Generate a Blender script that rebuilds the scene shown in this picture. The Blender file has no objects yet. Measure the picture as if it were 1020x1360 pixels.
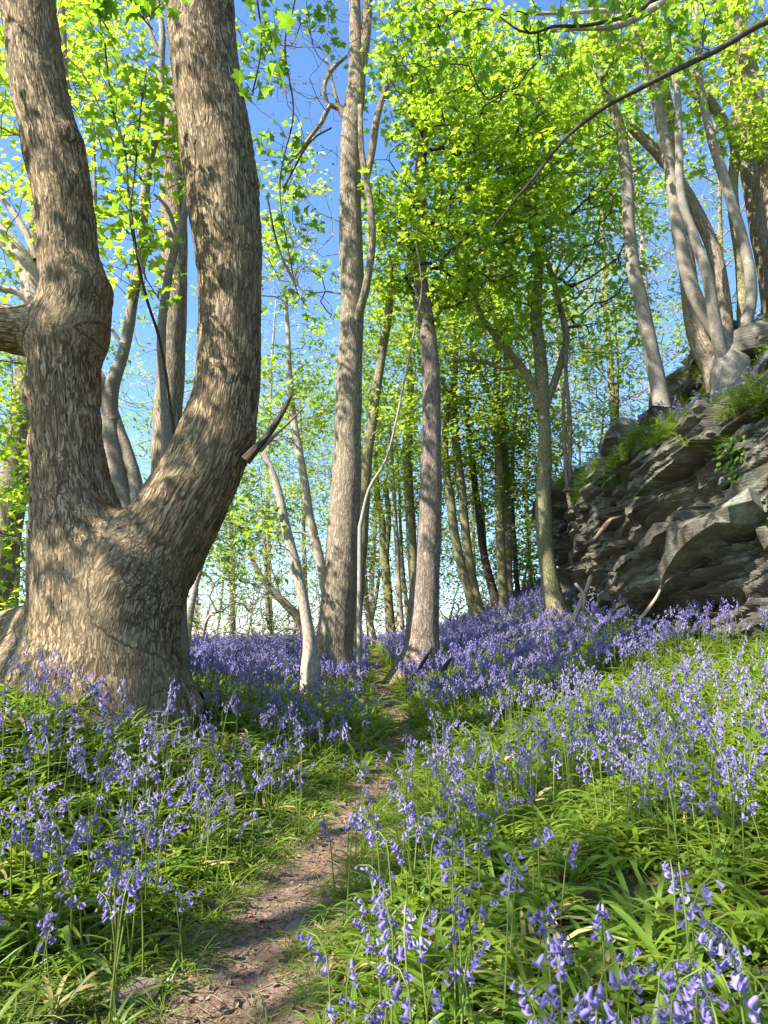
import bpy, math, random
import numpy as np
from mathutils import Vector, Euler, Matrix
random.seed(7); rng = np.random.default_rng(11)
S = bpy.context.scene
R = math.radians
# ------------------------------------------------------------------ camera, sky, sun, exposure
F = 982.0; PITCH = R(11.0); CZ = 1.0
cam = bpy.data.objects.new('camera', bpy.data.cameras.new('camera')); S.collection.objects.link(cam)
cam.location = (0, 0, CZ); cam.rotation_euler = (R(90) + PITCH, 0, 0)
cam.data.sensor_fit = 'VERTICAL'; cam.data.sensor_height = 36; cam.data.lens = 36 * F / 1360
cam.data.clip_start = 0.05; cam.data.clip_end = 2000
S.camera = cam
SUN = Vector((-0.60, -0.40, 0.78)).normalized()          # towards the sun
world = bpy.data.worlds.new('World'); S.world = world; world.use_nodes = True
wn = world.node_tree; wn.nodes.clear()
sky = wn.nodes.new('ShaderNodeTexSky'); sky.sky_type = 'NISHITA'; sky.sun_disc = False
sky.sun_elevation = math.asin(SUN.z); sky.sun_rotation = math.atan2(SUN.x, SUN.y)
sky.air_density = 1.0; sky.dust_density = 0.6; sky.ozone_density = 3.0
bg = wn.nodes.new('ShaderNodeBackground'); bg.inputs[1].default_value = 0.125
wo = wn.nodes.new('ShaderNodeOutputWorld')
hs = wn.nodes.new('ShaderNodeHueSaturation'); hs.inputs['Saturation'].default_value = 1.14
wn.links.new(sky.outputs[0], hs.inputs['Color']); wn.links.new(hs.outputs[0], bg.inputs[0]); wn.links.new(bg.outputs[0], wo.inputs[0])
sl = bpy.data.lights.new('sun', 'SUN'); sl.energy = 5.0; sl.angle = R(0.5); sl.color = (1.0, 0.94, 0.84)
so = bpy.data.objects.new('sun', sl); S.collection.objects.link(so)
so.rotation_euler = SUN.to_track_quat('Z', 'Y').to_euler(); so.location = (-20, -6, 30)
S.view_settings.view_transform = 'Standard'; S.view_settings.look = 'None'
S.view_settings.gamma = 1.0; S.view_settings.use_curve_mapping = False
S.view_settings.exposure = 1.55
cy = S.cycles
cy.max_bounces = 6; cy.diffuse_bounces = 3; cy.glossy_bounces = 2; cy.transmission_bounces = 4; cy.transparent_max_bounces = 8
cy.caustics_reflective = False; cy.caustics_refractive = False
cy.use_denoising = True
cy.sample_clamp_indirect = 6

# ------------------------------------------------------------------ helpers
CT, ST = math.cos(PITCH), math.sin(PITCH)
def at(px, py, Y):
    u = (px - 510) / F; v = (680 - py) / F
    k = Y / (CT - v * ST)
    return np.array([u * k, Y, CZ + (ST + v * CT) * k])
def pxm(py, Y):                                            # metres per photo pixel at that place
    return Y / (CT - (680 - py) / F * ST) / F
def proj(p):
    x, y, z = p[0], p[1], p[2] - CZ
    d = y * CT + z * ST; h = -y * ST + z * CT
    return 510 + F * x / d, 680 - F * h / d, d
def link(o, parent=None):
    S.collection.objects.link(o)
    if parent is not None: o.parent = parent
    return o
def tag(o, label=None, cat=None, group=None, kind=None):
    if label: o['label'] = label
    if cat: o['category'] = cat
    if group: o['group'] = group
    if kind: o['kind'] = kind
    return o
def empty(name, loc):
    o = bpy.data.objects.new(name, None); o.location = [float(c) for c in loc]; o.empty_display_size = 0.2
    return link(o)
def mesh_from(name, V, faces, mat=None, smooth=True, attr=None):
    """V (n,3); faces: list of tuples or an (m,4)/(m,3) int array"""
    me = bpy.data.meshes.new(name)
    V = np.asarray(V, dtype=np.float32)
    if isinstance(faces, np.ndarray):
        m, k = faces.shape
        me.vertices.add(len(V)); me.vertices.foreach_set('co', V.ravel())
        me.loops.add(m * k); me.loops.foreach_set('vertex_index', faces.astype(np.int32).ravel())
        me.polygons.add(m)
        me.polygons.foreach_set('loop_start', np.arange(0, m * k, k, dtype=np.int32))
        me.update(calc_edges=True); me.validate()
    else:
        me.from_pydata([tuple(map(float, v)) for v in V], [], faces)
    if attr:
        for an, data in attr.items():
            data = np.asarray(data, dtype=np.float32)
            if data.ndim == 2:
                a = me.attributes.new(an, 'FLOAT_VECTOR', 'POINT'); a.data.foreach_set('vector', data.ravel())
            else:
                a = me.attributes.new(an, 'FLOAT', 'POINT'); a.data.foreach_set('value', data)
    me.shade_smooth() if smooth else me.shade_flat()
    if mat: me.materials.append(mat)
    return me
def mobj(name, me, parent=None):
    o = bpy.data.objects.new(name, me)
    link(o)
    if parent is not None:
        o.parent = parent
        o.matrix_parent_inverse = Matrix.Translation(-Vector(parent.location))
    return o
def _hash(ix, iy, iz, seed):
    n = (ix * 374761393 + iy * 668265263 + iz * 2147483647 * 3 + seed * 1274126177) & 0xFFFFFFFF
    n = ((n ^ (n >> 13)) * 1274126177) & 0xFFFFFFFF
    return ((n ^ (n >> 16)) & 0xFFFF) / 65535.0
def vnoise(x, y, z=0.0, seed=0):
    x, y, z = np.broadcast_arrays(np.asarray(x, float), np.asarray(y, float), np.asarray(z, float))
    ix, iy, iz = np.floor(x).astype(np.int64), np.floor(y).astype(np.int64), np.floor(z).astype(np.int64)
    fx, fy, fz = x - ix, y - iy, z - iz
    fx, fy, fz = fx*fx*(3-2*fx), fy*fy*(3-2*fy), fz*fz*(3-2*fz)
    def c(a, b, d): return _hash(ix + a, iy + b, iz + d, seed)
    l = lambda a, b, t: a + (b - a) * t
    return l(l(l(c(0,0,0), c(1,0,0), fx), l(c(0,1,0), c(1,1,0), fx), fy),
             l(l(c(0,0,1), c(1,0,1), fx), l(c(0,1,1), c(1,1,1), fx), fy), fz) * 2 - 1
def fbm(x, y, z=0.0, o=4, seed=0):
    s = 0; a = 1.0; t = 0
    for i in range(o):
        s = s + a * vnoise(np.asarray(x) * 2**i, np.asarray(y) * 2**i, np.asarray(z) * 2**i, seed + i); t += a; a *= .5
    return s / t
def sm(t): t = np.clip(t, 0, 1); return t * t * (3 - 2 * t)

# ------------------------------------------------------------------ materials
class NT:
    def __init__(s, name):
        s.m = bpy.data.materials.new(name); s.m.use_nodes = True; s.t = s.m.node_tree; s.t.nodes.clear()
        s.out = s.n('ShaderNodeOutputMaterial')
    def n(s, typ, _in=None, **kw):
        nd = s.t.nodes.new(typ)
        for k, v in kw.items(): setattr(nd, k, v)
        for k, v in (_in or {}).items():
            if isinstance(v, bpy.types.NodeSocket): s.t.links.new(v, nd.inputs[k])
            else: nd.inputs[k].default_value = v
        return nd
    def math(s, op, a, b=0.0, clamp=False):
        nd = s.n('ShaderNodeMath', {0: a, 1: b}, operation=op); nd.use_clamp = clamp; return nd.outputs[0]
    def mix(s, f, a, b, mode='MIX'):
        nd = s.n('ShaderNodeMix', data_type='RGBA', blend_type=mode)
        for sock, v in ((nd.inputs[0], f), (nd.inputs[6], a), (nd.inputs[7], b)):
            if isinstance(v, bpy.types.NodeSocket): s.t.links.new(v, sock)
            elif isinstance(v, (tuple, list)): sock.default_value = (*v[:3], 1)
            else: sock.default_value = v
        return nd.outputs[2]
    def ramp(s, f, stops):
        nd = s.n('ShaderNodeValToRGB', {0: f}); e = nd.color_ramp.elements
        while len(e) < len(stops): e.new(0.5)
        for el, (p, c) in zip(e, stops):
            el.position = p; el.color = (*c, 1) if isinstance(c, tuple) else (c, c, c, 1)
        return nd.outputs[0]
    def noise(s, vec, scale, detail=4, rough=.55, dist=0.0):
        return s.n('ShaderNodeTexNoise', {'Vector': vec, 'Scale': scale, 'Detail': detail, 'Roughness': rough, 'Distortion': dist}).outputs[0]
    def scalev(s, vec, sc, off=(0, 0, 0)):
        return s.n('ShaderNodeMapping', {0: vec, 1: off, 3: sc}).outputs[0]
    def finish(s, bsdf, disp=None):
        s.t.links.new(bsdf, s.out.inputs[0]); return s.m

def bark_mat(name, dark, light, scale=28, stretch=.28, bump=.02, ridge=.75, moss=.0, patch=.5, disp=0.0, dwarp=.07):
    t = NT(name)
    v = t.n('ShaderNodeAttribute', attribute_name='bark').outputs['Vector']
    nz = t.n('ShaderNodeTexNoise', {'Vector': t.scalev(v, (6, 6, 3)), 'Scale': 1.6, 'Detail': 3}).outputs[1]
    vv = t.n('ShaderNodeVectorMath', {0: v, 1: t.n('ShaderNodeVectorMath', {0: nz, 'Scale': dwarp }, operation='SCALE').outputs[0]}, operation='ADD').outputs[0]
    ms = t.scalev(vv, (scale, scale, scale * stretch))
    vo = t.n('ShaderNodeTexVoronoi', {'Vector': ms, 'Scale': 1.0, 'Randomness': 1.0}, feature='DISTANCE_TO_EDGE').outputs[0]
    def ridged(vec):
        a = t.noise(t.scalev(vec, (scale * .62, scale * .62, scale * .062)), 1.0, 2, .55, .25)
        b = t.noise(t.scalev(vec, (scale * .50, scale * .50, scale * .085), (7.3, 2.1, 4.4)), 1.0, 2, .55, .25)
        m_ = t.math('MINIMUM', t.math('ABSOLUTE', t.math('SUBTRACT', a, .5)), t.math('ABSOLUTE', t.math('SUBTRACT', b, .5)))
        return t.ramp(t.math('MULTIPLY', m_, 9.0), [(0, 0.0), (.22, .35), (.6, .9), (1, 1.0)])
    if stretch < .3: rid = t.math('MULTIPLY', ridged(vv), t.ramp(vo, [(0, .45), (.10, .9), (.3, 1.0)]))
    else: rid = t.ramp(vo, [(0, 0.0), (.07, .30), (.22, .85), (.5, 1.0)])
    fine = t.noise(t.scalev(v, (scale * 1.9, scale * 1.9, scale * .55)), 1.0, 6, .72)
    big = t.noise(t.scalev(v, (3, 3, 1.5)), 1.0, 4, .6)
    h = t.math('ADD', t.math('MULTIPLY', rid, ridge), t.math('MULTIPLY', fine, 1 - ridge * .35))
    if disp:
        sa = t.n('ShaderNodeAttribute', attribute_name='seam').outputs['Fac']
        v2 = t.n('ShaderNodeAttribute', attribute_name='bark_other').outputs['Vector']
        vo2 = t.n('ShaderNodeTexVoronoi', {'Vector': t.scalev(v2, (scale, scale, scale * stretch)), 'Scale': 1.0}, feature='DISTANCE_TO_EDGE').outputs[0]
        h2 = t.math('ADD', t.math('MULTIPLY', t.math('MULTIPLY', ridged(v2), t.ramp(vo2, [(0, .45), (.10, .9), (.3, 1.0)])), ridge), t.math('MULTIPLY', fine, 1 - ridge * .35))
        h = t.mix(sa, h, h2); h = t.n('ShaderNodeSeparateColor', {0: h}).outputs[0]
        coarse = t.n('ShaderNodeTexVoronoi', {'Vector': t.scalev(vv, (17, 17, 3.2)), 'Scale': 1.0}, feature='DISTANCE_TO_EDGE').outputs[0]
        h = t.math('SUBTRACT', h, t.math('MULTIPLY', t.ramp(coarse, [(0, 1.0), (.10, 0.0)]), t.math('SUBTRACT', .45, t.math('MULTIPLY', sa, .9))))
        pos = t.n('ShaderNodeNewGeometry').outputs['Position']
        kn = t.ramp(t.noise(pos, 4.2, 3, .6), [(.60, 0.0), (.68, 1.0)]); cr = t.noise(pos, 60, 4, .8)
        h = t.math('ADD', h, t.math('MULTIPLY', kn, t.math('MULTIPLY', t.math('SUBTRACT', cr, .55), 1.6)))
    hc = t.ramp(h, [(.42, 0.0), (1.0, 1.0)])
    col = t.mix(hc, dark, light)
    col = t.mix(t.math('MULTIPLY', t.ramp(big, [(.35, 0.0), (.7, 1.0)]), patch), col, tuple(c * .62 for c in light))
    lich = t.ramp(t.noise(v, 9, 5, .7), [(.56, 0.0), (.66, 1.0)])
    col = t.mix(t.math('MULTIPLY', lich, .35), col, (light[0] * 1.25, light[1] * 1.3, light[2] * 1.15))
    if disp: col = t.mix(t.math('MULTIPLY', kn, .6), col, (.07, .048, .03))
    if moss:
        g = t.n('ShaderNodeNewGeometry').outputs['Position']
        zz = t.n('ShaderNodeSeparateXYZ', {0: g}).outputs[2]
        mf = t.math('MULTIPLY', t.ramp(t.noise(v, 4, 5, .7), [(.42, 0.0), (.62, 1.0)]), moss)
        col = t.mix(mf, col, (.10, .10, .03))
    bp = t.n('ShaderNodeBump', {'Strength': 1.0, 'Distance': bump, 'Height': h}).outputs[0]
    b = t.n('ShaderNodeBsdfPrincipled', {'Base Color': col, 'Roughness': .88, 'Normal': bp, 'Specular IOR Level': .25}).outputs[0]
    if disp:
        dn = t.n('ShaderNodeDisplacement', {0: h, 1: .7, 2: disp}).outputs[0]
        t.t.links.new(dn, t.out.inputs[2]); t.m.displacement_method = 'BOTH'
    return t.finish(b)
def leaf_mat(name, c1, c2, tr1, tr2, rough=.45, tw=.5, ax=None):
    t = NT(name)
    rnd = t.n('ShaderNodeObjectInfo').outputs['Random']
    ran = t.n('ShaderNodeNewGeometry').outputs['Random Per Island']
    f = t.math('ADD', t.math('MULTIPLY', rnd, .6), t.math('MULTIPLY', ran, .4))
    g = t.n('ShaderNodeTexCoord').outputs['Object']
    f2 = t.math('ADD', f, t.math('MULTIPLY', t.math('SUBTRACT', t.noise(g, 14, 2), .5), .3), True)
    col = t.mix(f2, c1, c2); trc = t.mix(f2, tr1, tr2)
    p = t.n('ShaderNodeBsdfPrincipled', {'Base Color': col, 'Roughness': rough, 'Specular IOR Level': .4}).outputs[0]
    tl = t.n('ShaderNodeBsdfTranslucent', {0: trc}).outputs[0]
    mx = t.n('ShaderNodeMixShader', {0: tw, 1: p, 2: tl}).outputs[0]
    return t.finish(mx)
def plain(name, c1, c2, rough=.8, scale=20, bump=.003, spec=.3, coord='Object'):
    t = NT(name)
    g = t.n('ShaderNodeTexCoord').outputs[coord]
    rnd = t.n('ShaderNodeObjectInfo').outputs['Random']
    f = t.math('ADD', t.math('MULTIPLY', t.noise(g, scale, 5, .65), .7), t.math('MULTIPLY', rnd, .35), True)
    nz = t.noise(g, scale * 3, 5, .7)
    bp = t.n('ShaderNodeBump', {'Strength': .8, 'Distance': bump, 'Height': nz}).outputs[0]
    return t.finish(t.n('ShaderNodeBsdfPrincipled', {'Base Color': t.mix(f, c1, c2), 'Roughness': rough, 'Normal': bp, 'Specular IOR Level': spec}).outputs[0])
M = {}
M['bark_big'] = bark_mat('rough_bark', (.085, .055, .030), (.53, .39, .235), 50, .085, .010, .75, .22, .35, disp=.011, dwarp=.045)
M['bark_mid'] = bark_mat('fissured_bark', (.11, .082, .055), (.45, .365, .265), 56, .10, .008, .7, .12, .5)
M['bark_red'] = bark_mat('reddish_bark', (.10, .07, .05), (.42, .335, .265), 56, .07, .008, .7, 0, .5)
M['bark_smooth'] = bark_mat('smooth_grey_bark', (.17, .14, .11), (.45, .40, .33), 20, 2.4, .004, .35, .2, .8)
M['bark_olive'] = bark_mat('mossy_bark', (.10, .085, .045), (.38, .34, .19), 34, .4, .006, .55, .35, .7)
M['bark_pale'] = bark_mat('pale_bark', (.30, .24, .18), (.55, .48, .40), 26, .4, .005, .4, 0, .4)
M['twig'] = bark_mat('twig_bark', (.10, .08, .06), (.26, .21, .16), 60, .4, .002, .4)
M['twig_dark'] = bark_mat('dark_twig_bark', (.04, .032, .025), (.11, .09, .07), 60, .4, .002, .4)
M['twig_pale'] = bark_mat('pale_twig_bark', (.24, .20, .17), (.45, .39, .34), 60, .4, .002, .4)
M['leaf'] = leaf_mat('spring_leaf', (.07, .16, .010), (.17, .25, .02), (.32, .56, .02), (.60, .74, .05), .45, .6)
M['leaf_near'] = leaf_mat('sycamore_leaf', (.05, .13, .015), (.11, .20, .02), (.20, .44, .02), (.42, .60, .04), .4, .55)
M['leaf_far'] = leaf_mat('distant_leaf', (.07, .15, .02), (.17, .24, .03), (.28, .50, .03), (.62, .72, .08), .6, .5)
M['leaf_brown'] = leaf_mat('bronze_leaf', (.12, .07, .04), (.2, .12, .06), (.3, .15, .06), (.4, .25, .1), .6, .4)
M['strap'] = leaf_mat('bluebell_leaf', (.08, .155, .015), (.18, .26, .03), (.26, .44, .02), (.58, .68, .08), .40, .38)
M['grass'] = leaf_mat('grass_blade', (.07, .14, .015), (.16, .22, .03), (.25, .42, .03), (.5, .58, .08), .4, .4)
M['stem'] = leaf_mat('bluebell_stem', (.13, .19, .035), (.28, .33, .09), (.34, .46, .06), (.55, .62, .15), .35, .3)
M['bell'] = leaf_mat('bluebell_petal', (.13, .095, .345), (.40, .34, .64), (.24, .19, .54), (.53, .47, .80), .5, .38)
M['penny'] = leaf_mat('round_leaf', (.10, .22, .03), (.18, .32, .06), (.25, .5, .05), (.4, .6, .1), .4, .35)
def soil_mat(name, a, b, c, gr=0.0):
    t = NT(name); g = t.n('ShaderNodeTexCoord').outputs['Object']
    n1 = t.noise(g, 3.0, 6, .65); n2 = t.noise(g, 38, 6, .75)
    vo = t.n('ShaderNodeTexVoronoi', {'Vector': g, 'Scale': 55.0}).outputs
    col = t.mix(t.ramp(n1, [(.35, 0.0), (.65, 1.0)]), a, b)
    col = t.mix(t.ramp(n2, [(.45, 0.0), (.7, 1.0)]), col, c)
    col = t.mix(.35, col, t.mix(1.0, col, vo[1], 'MULTIPLY'))
    if gr: col = t.mix(t.math('MULTIPLY', t.ramp(t.noise(g, 5.0, 5, .7), [(.4, 0.0), (.6, 1.0)]), gr), col, (.05, .085, .015))
    h = t.math('ADD', n2, t.math('MULTIPLY', vo[0], .6))
    bp = t.n('ShaderNodeBump', {'Strength': 1.0, 'Distance': .012, 'Height': h}).outputs[0]
    return t.finish(t.n('ShaderNodeBsdfPrincipled', {'Base Color': col, 'Roughness': .95, 'Normal': bp, 'Specular IOR Level': .15}).outputs[0])
M['ground'] = soil_mat('woodland_soil', (.07, .05, .03), (.10, .08, .04), (.15, .11, .07), .8)
M['path'] = soil_mat('trodden_soil', (.12, .08, .052), (.25, .175, .12), (.38, .29, .21))
M['straw'] = leaf_mat('withered_strap_leaf', (.30, .22, .08), (.5, .42, .18), (.4, .3, .1), (.6, .5, .2), .6, .3)
M['litter'] = plain('dead_leaf_litter', (.12, .07, .04), (.34, .23, .15), .8, 60, .001)
def rock_mat(name, moss=.6):
    t = NT(name); tc = t.n('ShaderNodeNewGeometry'); g = tc.outputs['Position']
    rnd = t.n('ShaderNodeObjectInfo').outputs['Random']
    rot = t.n('ShaderNodeMapping', {0: g, 2: (R(-14), R(6), 0), 3: (3, 3, 48)}).outputs[0]
    strata = t.noise(rot, 1.0, 6, .7)
    n1 = t.noise(g, 2.2, 5, .6); n2 = t.noise(g, 24, 6, .7)
    col = t.mix(t.ramp(n1, [(.38, 0.0), (.62, 1.0)]), (.085, .08, .058), (.19, .165, .12))
    col = t.mix(t.math('MULTIPLY', rnd, .5), col, (.17, .14, .115))
    col = t.mix(t.ramp(strata, [(.5, 0.0), (.75, .7)]), col, (.25, .225, .18))
    li = t.math('MULTIPLY', t.ramp(t.noise(g, 3.1, 6, .72), [(.53, 0.0), (.60, 1.0)]), t.ramp(n2, [(.35, .2), (.6, 1.0)]))
    col = t.mix(t.math('MULTIPLY', li, .6), col, (.38, .43, .36))
    nz = t.n('ShaderNodeSeparateXYZ', {0: tc.outputs['Normal']}).outputs[2]
    mf = t.math('MULTIPLY', t.ramp(nz, [(.35, 0.0), (.75, 1.0)]), t.ramp(t.noise(g, 5, 5, .7), [(.42, 0.0), (.55, 1.0)]))
    col = t.mix(t.math('MULTIPLY', mf, moss), col, (.08, .10, .02))
    h = t.math('ADD', t.math('MULTIPLY', strata, 1.0), t.math('MULTIPLY', n2, .4))
    bp = t.n('ShaderNodeBump', {'Strength': 1.0, 'Distance': .035, 'Height': h}).outputs[0]
    return t.finish(t.n('ShaderNodeBsdfPrincipled', {'Base Color': col, 'Roughness': .8, 'Normal': bp, 'Specular IOR Level': .35}).outputs[0])
M['rock'] = rock_mat('slaty_rock'); M['stone'] = plain('grey_stone', (.12, .09, .07), (.27, .21, .17), .9, 9, .004)
M['wood'] = bark_mat('dead_wood', (.12, .08, .055), (.33, .25, .19), 50, .12, .004, .6)
M['wood_pale'] = bark_mat('bleached_wood', (.3, .22, .16), (.55, .45, .36), 50, .12, .004, .6)
M['wood_dark'] = bark_mat('rotten_wood', (.03, .022, .018), (.12, .085, .065), 40, .2, .008, .8)

# ------------------------------------------------------------------ terrain
PY = [-4, 0, 2.4, 3.0, 3.65, 4.4, 5.8, 7.1, 8.7, 11.9, 15, 17, 22, 30]
PXc = [-.2, -.3, -.46, -.45, -.33, -.22, .0, .17, .02, -.08, -.2, -.3, -.6, -1]
PZY = [-4, 0, 2.4, 3, 3.65, 4.4, 5.8, 7.1, 8.7, 11.9, 15, 17, 20, 26, 45, 80]
PZ = [-.2, -.03, 0, .02, .05, .1, .18, .32, .5, .78, 1.06, 1.12, .95, .2, -4, -8]
XRY = [-6, 3, 5, 7, 9, 11, 12.5, 14]; XR = [5.2, 4.7, 4.3, 3.85, 3.55, 3.35, 3.35, 3.6]
def path_x(y): return np.interp(y, PY, PXc)
def ground(x, y, bumps=True):
    x = np.asarray(x, float); y = np.asarray(y, float)
    d = x - path_x(y); z = np.interp(y, PZY, PZ)
    fade = sm((45 - y) / 20)
    dr = np.maximum(d - .2, 0); dc = np.minimum(dr, 4.2)
    k = np.interp(y, [0, 2, 8, 12, 20], [.85, .85, .8, 1.0, 1.0])
    z = z + (.13 * dc + .06 * dc**2) * k * fade
    H = np.interp(y, [-4, 2, 4, 5.8, 8.2, 10, 20], [.25, .32, .5, .60, .18, 0, -.05])
    dl = np.maximum(-d - .2, 0)
    z = z + H * sm(dl / 2.0) - np.maximum(dl - 4, 0) * .12 * fade
    xr = np.interp(y, XRY, XR)
    w = sm((13.6 - y) / 1.6)
    z = z + w * (2.3 * sm((x - xr - .5) / .7) + .9 * sm((x - xr - .95) / 1.1)) + np.minimum(np.maximum(x - xr - 1.0, 0), 12) * .42 * fade
    z = z - .035 * np.exp(-(d / .24)**2)
    if bumps: z = z + .035 * fbm(x * 1.3, y * 1.3, 0, 3, 3) * sm((np.abs(d) - .1) / .4) + .008 * fbm(x * 8, y * 8, 0, 2, 5)
    return z
gx = np.concatenate([-np.geomspace(400, 9.2, 26), np.arange(-9, 10, .1), np.geomspace(10.2, 400, 26)])
gy = np.concatenate([-np.geomspace(60, 4.2, 12), np.arange(-4, 19, .1), np.geomspace(19.2, 900, 40)])
X, Y = np.meshgrid(gx, gy); Z = ground(X, Y)
nx, ny = len(gx), len(gy)
idx = np.arange(nx * ny).reshape(ny, nx)
Q = np.stack([idx[:-1, :-1], idx[:-1, 1:], idx[1:, 1:], idx[1:, :-1]], -1).reshape(-1, 4)
tag(mobj('ground', mesh_from('ground', np.stack([X, Y, Z], -1).reshape(-1, 3), Q, M['ground'])), kind='structure')
pyv = np.arange(-1, 16.5, .05)
wid = np.interp(pyv, [0, 2.4, 3.0, 3.7, 4.4, 5.8, 7, 8.7, 12, 16], [.31, .31, .27, .20, .17, .17, .20, .26, .20, .16])
tt = np.linspace(-1, 1, 17)
PX_ = path_x(pyv)[:, None] + tt[None, :] * (wid * (1 + .25 * fbm(pyv * 2.3, 0, 0, 3, 8)))[:, None] + .05 * fbm(pyv * 3, 7, 0, 3, 9)[:, None]
PYg = np.repeat(pyv[:, None], 17, 1)
PZg = ground(PX_, PYg) + .006
idx = np.arange(PX_.size).reshape(PX_.shape)
Q = np.stack([idx[:-1, :-1], idx[:-1, 1:], idx[1:, 1:], idx[1:, :-1]], -1).reshape(-1, 4)
tag(mobj('path', mesh_from('path', np.stack([PX_, PYg, PZg], -1).reshape(-1, 3), Q, M['path'])), kind='structure')

# ------------------------------------------------------------------ instancing for uncountable stuff
def proto_coll(name, meshes):
    c = bpy.data.collections.new(name)
    for i, me in enumerate(meshes):
        c.objects.link(bpy.data.objects.new('%s_%02d' % (name, i), me))
    return c
_groups = {}
def scatter_group(coll):
    if coll.name in _groups: return _groups[coll.name]
    g = bpy.data.node_groups.new('scatter_' + coll.name, 'GeometryNodeTree')
    g.interface.new_socket('Geometry', in_out='INPUT', socket_type='NodeSocketGeometry')
    g.interface.new_socket('Geometry', in_out='OUTPUT', socket_type='NodeSocketGeometry')
    N = g.nodes; L = g.links
    gi = N.new('NodeGroupInput'); go = N.new('NodeGroupOutput')
    ci = N.new('GeometryNodeCollectionInfo'); ci.inputs[0].default_value = coll
    ci.inputs['Separate Children'].default_value = True; ci.inputs['Reset Children'].default_value = True
    ip = N.new('GeometryNodeInstanceOnPoints'); ip.inputs['Pick Instance'].default_value = True
    def attr(nm, tp):
        a = N.new('GeometryNodeInputNamedAttribute'); a.data_type = tp; a.inputs[0].default_value = nm; return a.outputs[0]
    er = N.new('FunctionNodeEulerToRotation')
    L.new(attr('rot', 'FLOAT_VECTOR'), er.inputs[0]); L.new(er.outputs[0], ip.inputs['Rotation'])
    L.new(attr('scl', 'FLOAT'), ip.inputs['Scale']); L.new(attr('pick', 'INT'), ip.inputs['Instance Index'])
    L.new(gi.outputs[0], ip.inputs['Points']); L.new(ci.outputs[0], ip.inputs['Instance'])
    L.new(ip.outputs[0], go.inputs[0]); _groups[coll.name] = g
    return g
def scatter(name, P, rot, scl, pick, coll, parent=None):
    me = bpy.data.meshes.new(name); n = len(P)
    me.vertices.add(n); me.vertices.foreach_set('co', np.asarray(P, np.float32).ravel())
    me.attributes.new('rot', 'FLOAT_VECTOR', 'POINT').data.foreach_set('vector', np.asarray(rot, np.float32).ravel())
    me.attributes.new('scl', 'FLOAT', 'POINT').data.foreach_set('value', np.asarray(scl, np.float32))
    me.attributes.new('pick', 'INT', 'POINT').data.foreach_set('value', np.asarray(pick, np.int32))
    o = mobj(name, me, parent)
    md = o.modifiers.new('scatter', 'NODES'); md.node_group = scatter_group(coll)
    tag(o, kind='stuff'); return o

# leaves ------------------------------------------------------------
HALF = [(0, 0), (.13, -.10), (.40, -.06), (.26, .13), (.57, .40), (.40, .42), (.34, .52), (.20, .46), (.24, .68), (.11, .78), (0, 1.0)]
HALF_LO = [(0, 0), (.38, -.05), (.26, .14), (.56, .42), (.22, .46), (.20, .70), (0, 1.0)]
def leaf_geo(L=.1, fold=.25, droop=.2, half=HALF):
    V = [(0, .28 * L, 0)]; Fc = []
    for s in (1, -1):
        b = len(V)
        for (x, y) in half:
            V.append((s * x * L, y * L, (abs(x) * fold - droop * (y - .2)**2) * L))
        for i in range(len(half) - 1):
            Fc.append((0, b + i, b + i + 1) if s > 0 else (0, b + i + 1, b + i))
    return np.array(V), Fc
def xf(V, rot, loc, s=1.0):
    m = np.array(Euler(rot).to_matrix()); return V @ m.T * s + np.array(loc)
def spray(n, spread, L, half, mat, seed):
    r = random.Random(seed); Vs = []; Fs = []; c = 0
    for i in range(n):
        V, Fc = leaf_geo(L * r.uniform(.65, 1.15), r.uniform(.05, .35), r.uniform(0, .5), half)
        a = r.uniform(0, 6.283); d = spread * r.uniform(.15, 1)
        V = xf(V, (r.uniform(-.55, .15), r.uniform(-.35, .35), 0), (0, 0, 0))
        V = xf(V, (0, 0, a), (-math.sin(a) * d, math.cos(a) * d, r.uniform(-.6, .45) * spread))
        Vs.append(V); Fs += [tuple(x + c for x in f) for f in Fc]; c += len(V)
    return mesh_from('spray', np.concatenate(Vs), Fs, mat, smooth=False)
C_leaf = proto_coll('leafspray', [spray(6, .16, .10, HALF_LO, M['leaf'], i) for i in range(8)])
C_far = proto_coll('farspray', [spray(9, .30, .12, [(0, 0), (.45, .3), (.2, .5), (0, 1)], M['leaf_far'], 40 + i) for i in range(6)])
C_brown = proto_coll('brownspray', [spray(5, .12, .05, [(0, 0), (.3, .4), (0, 1)], M['leaf_brown'], 60 + i) for i in range(4)])

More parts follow.
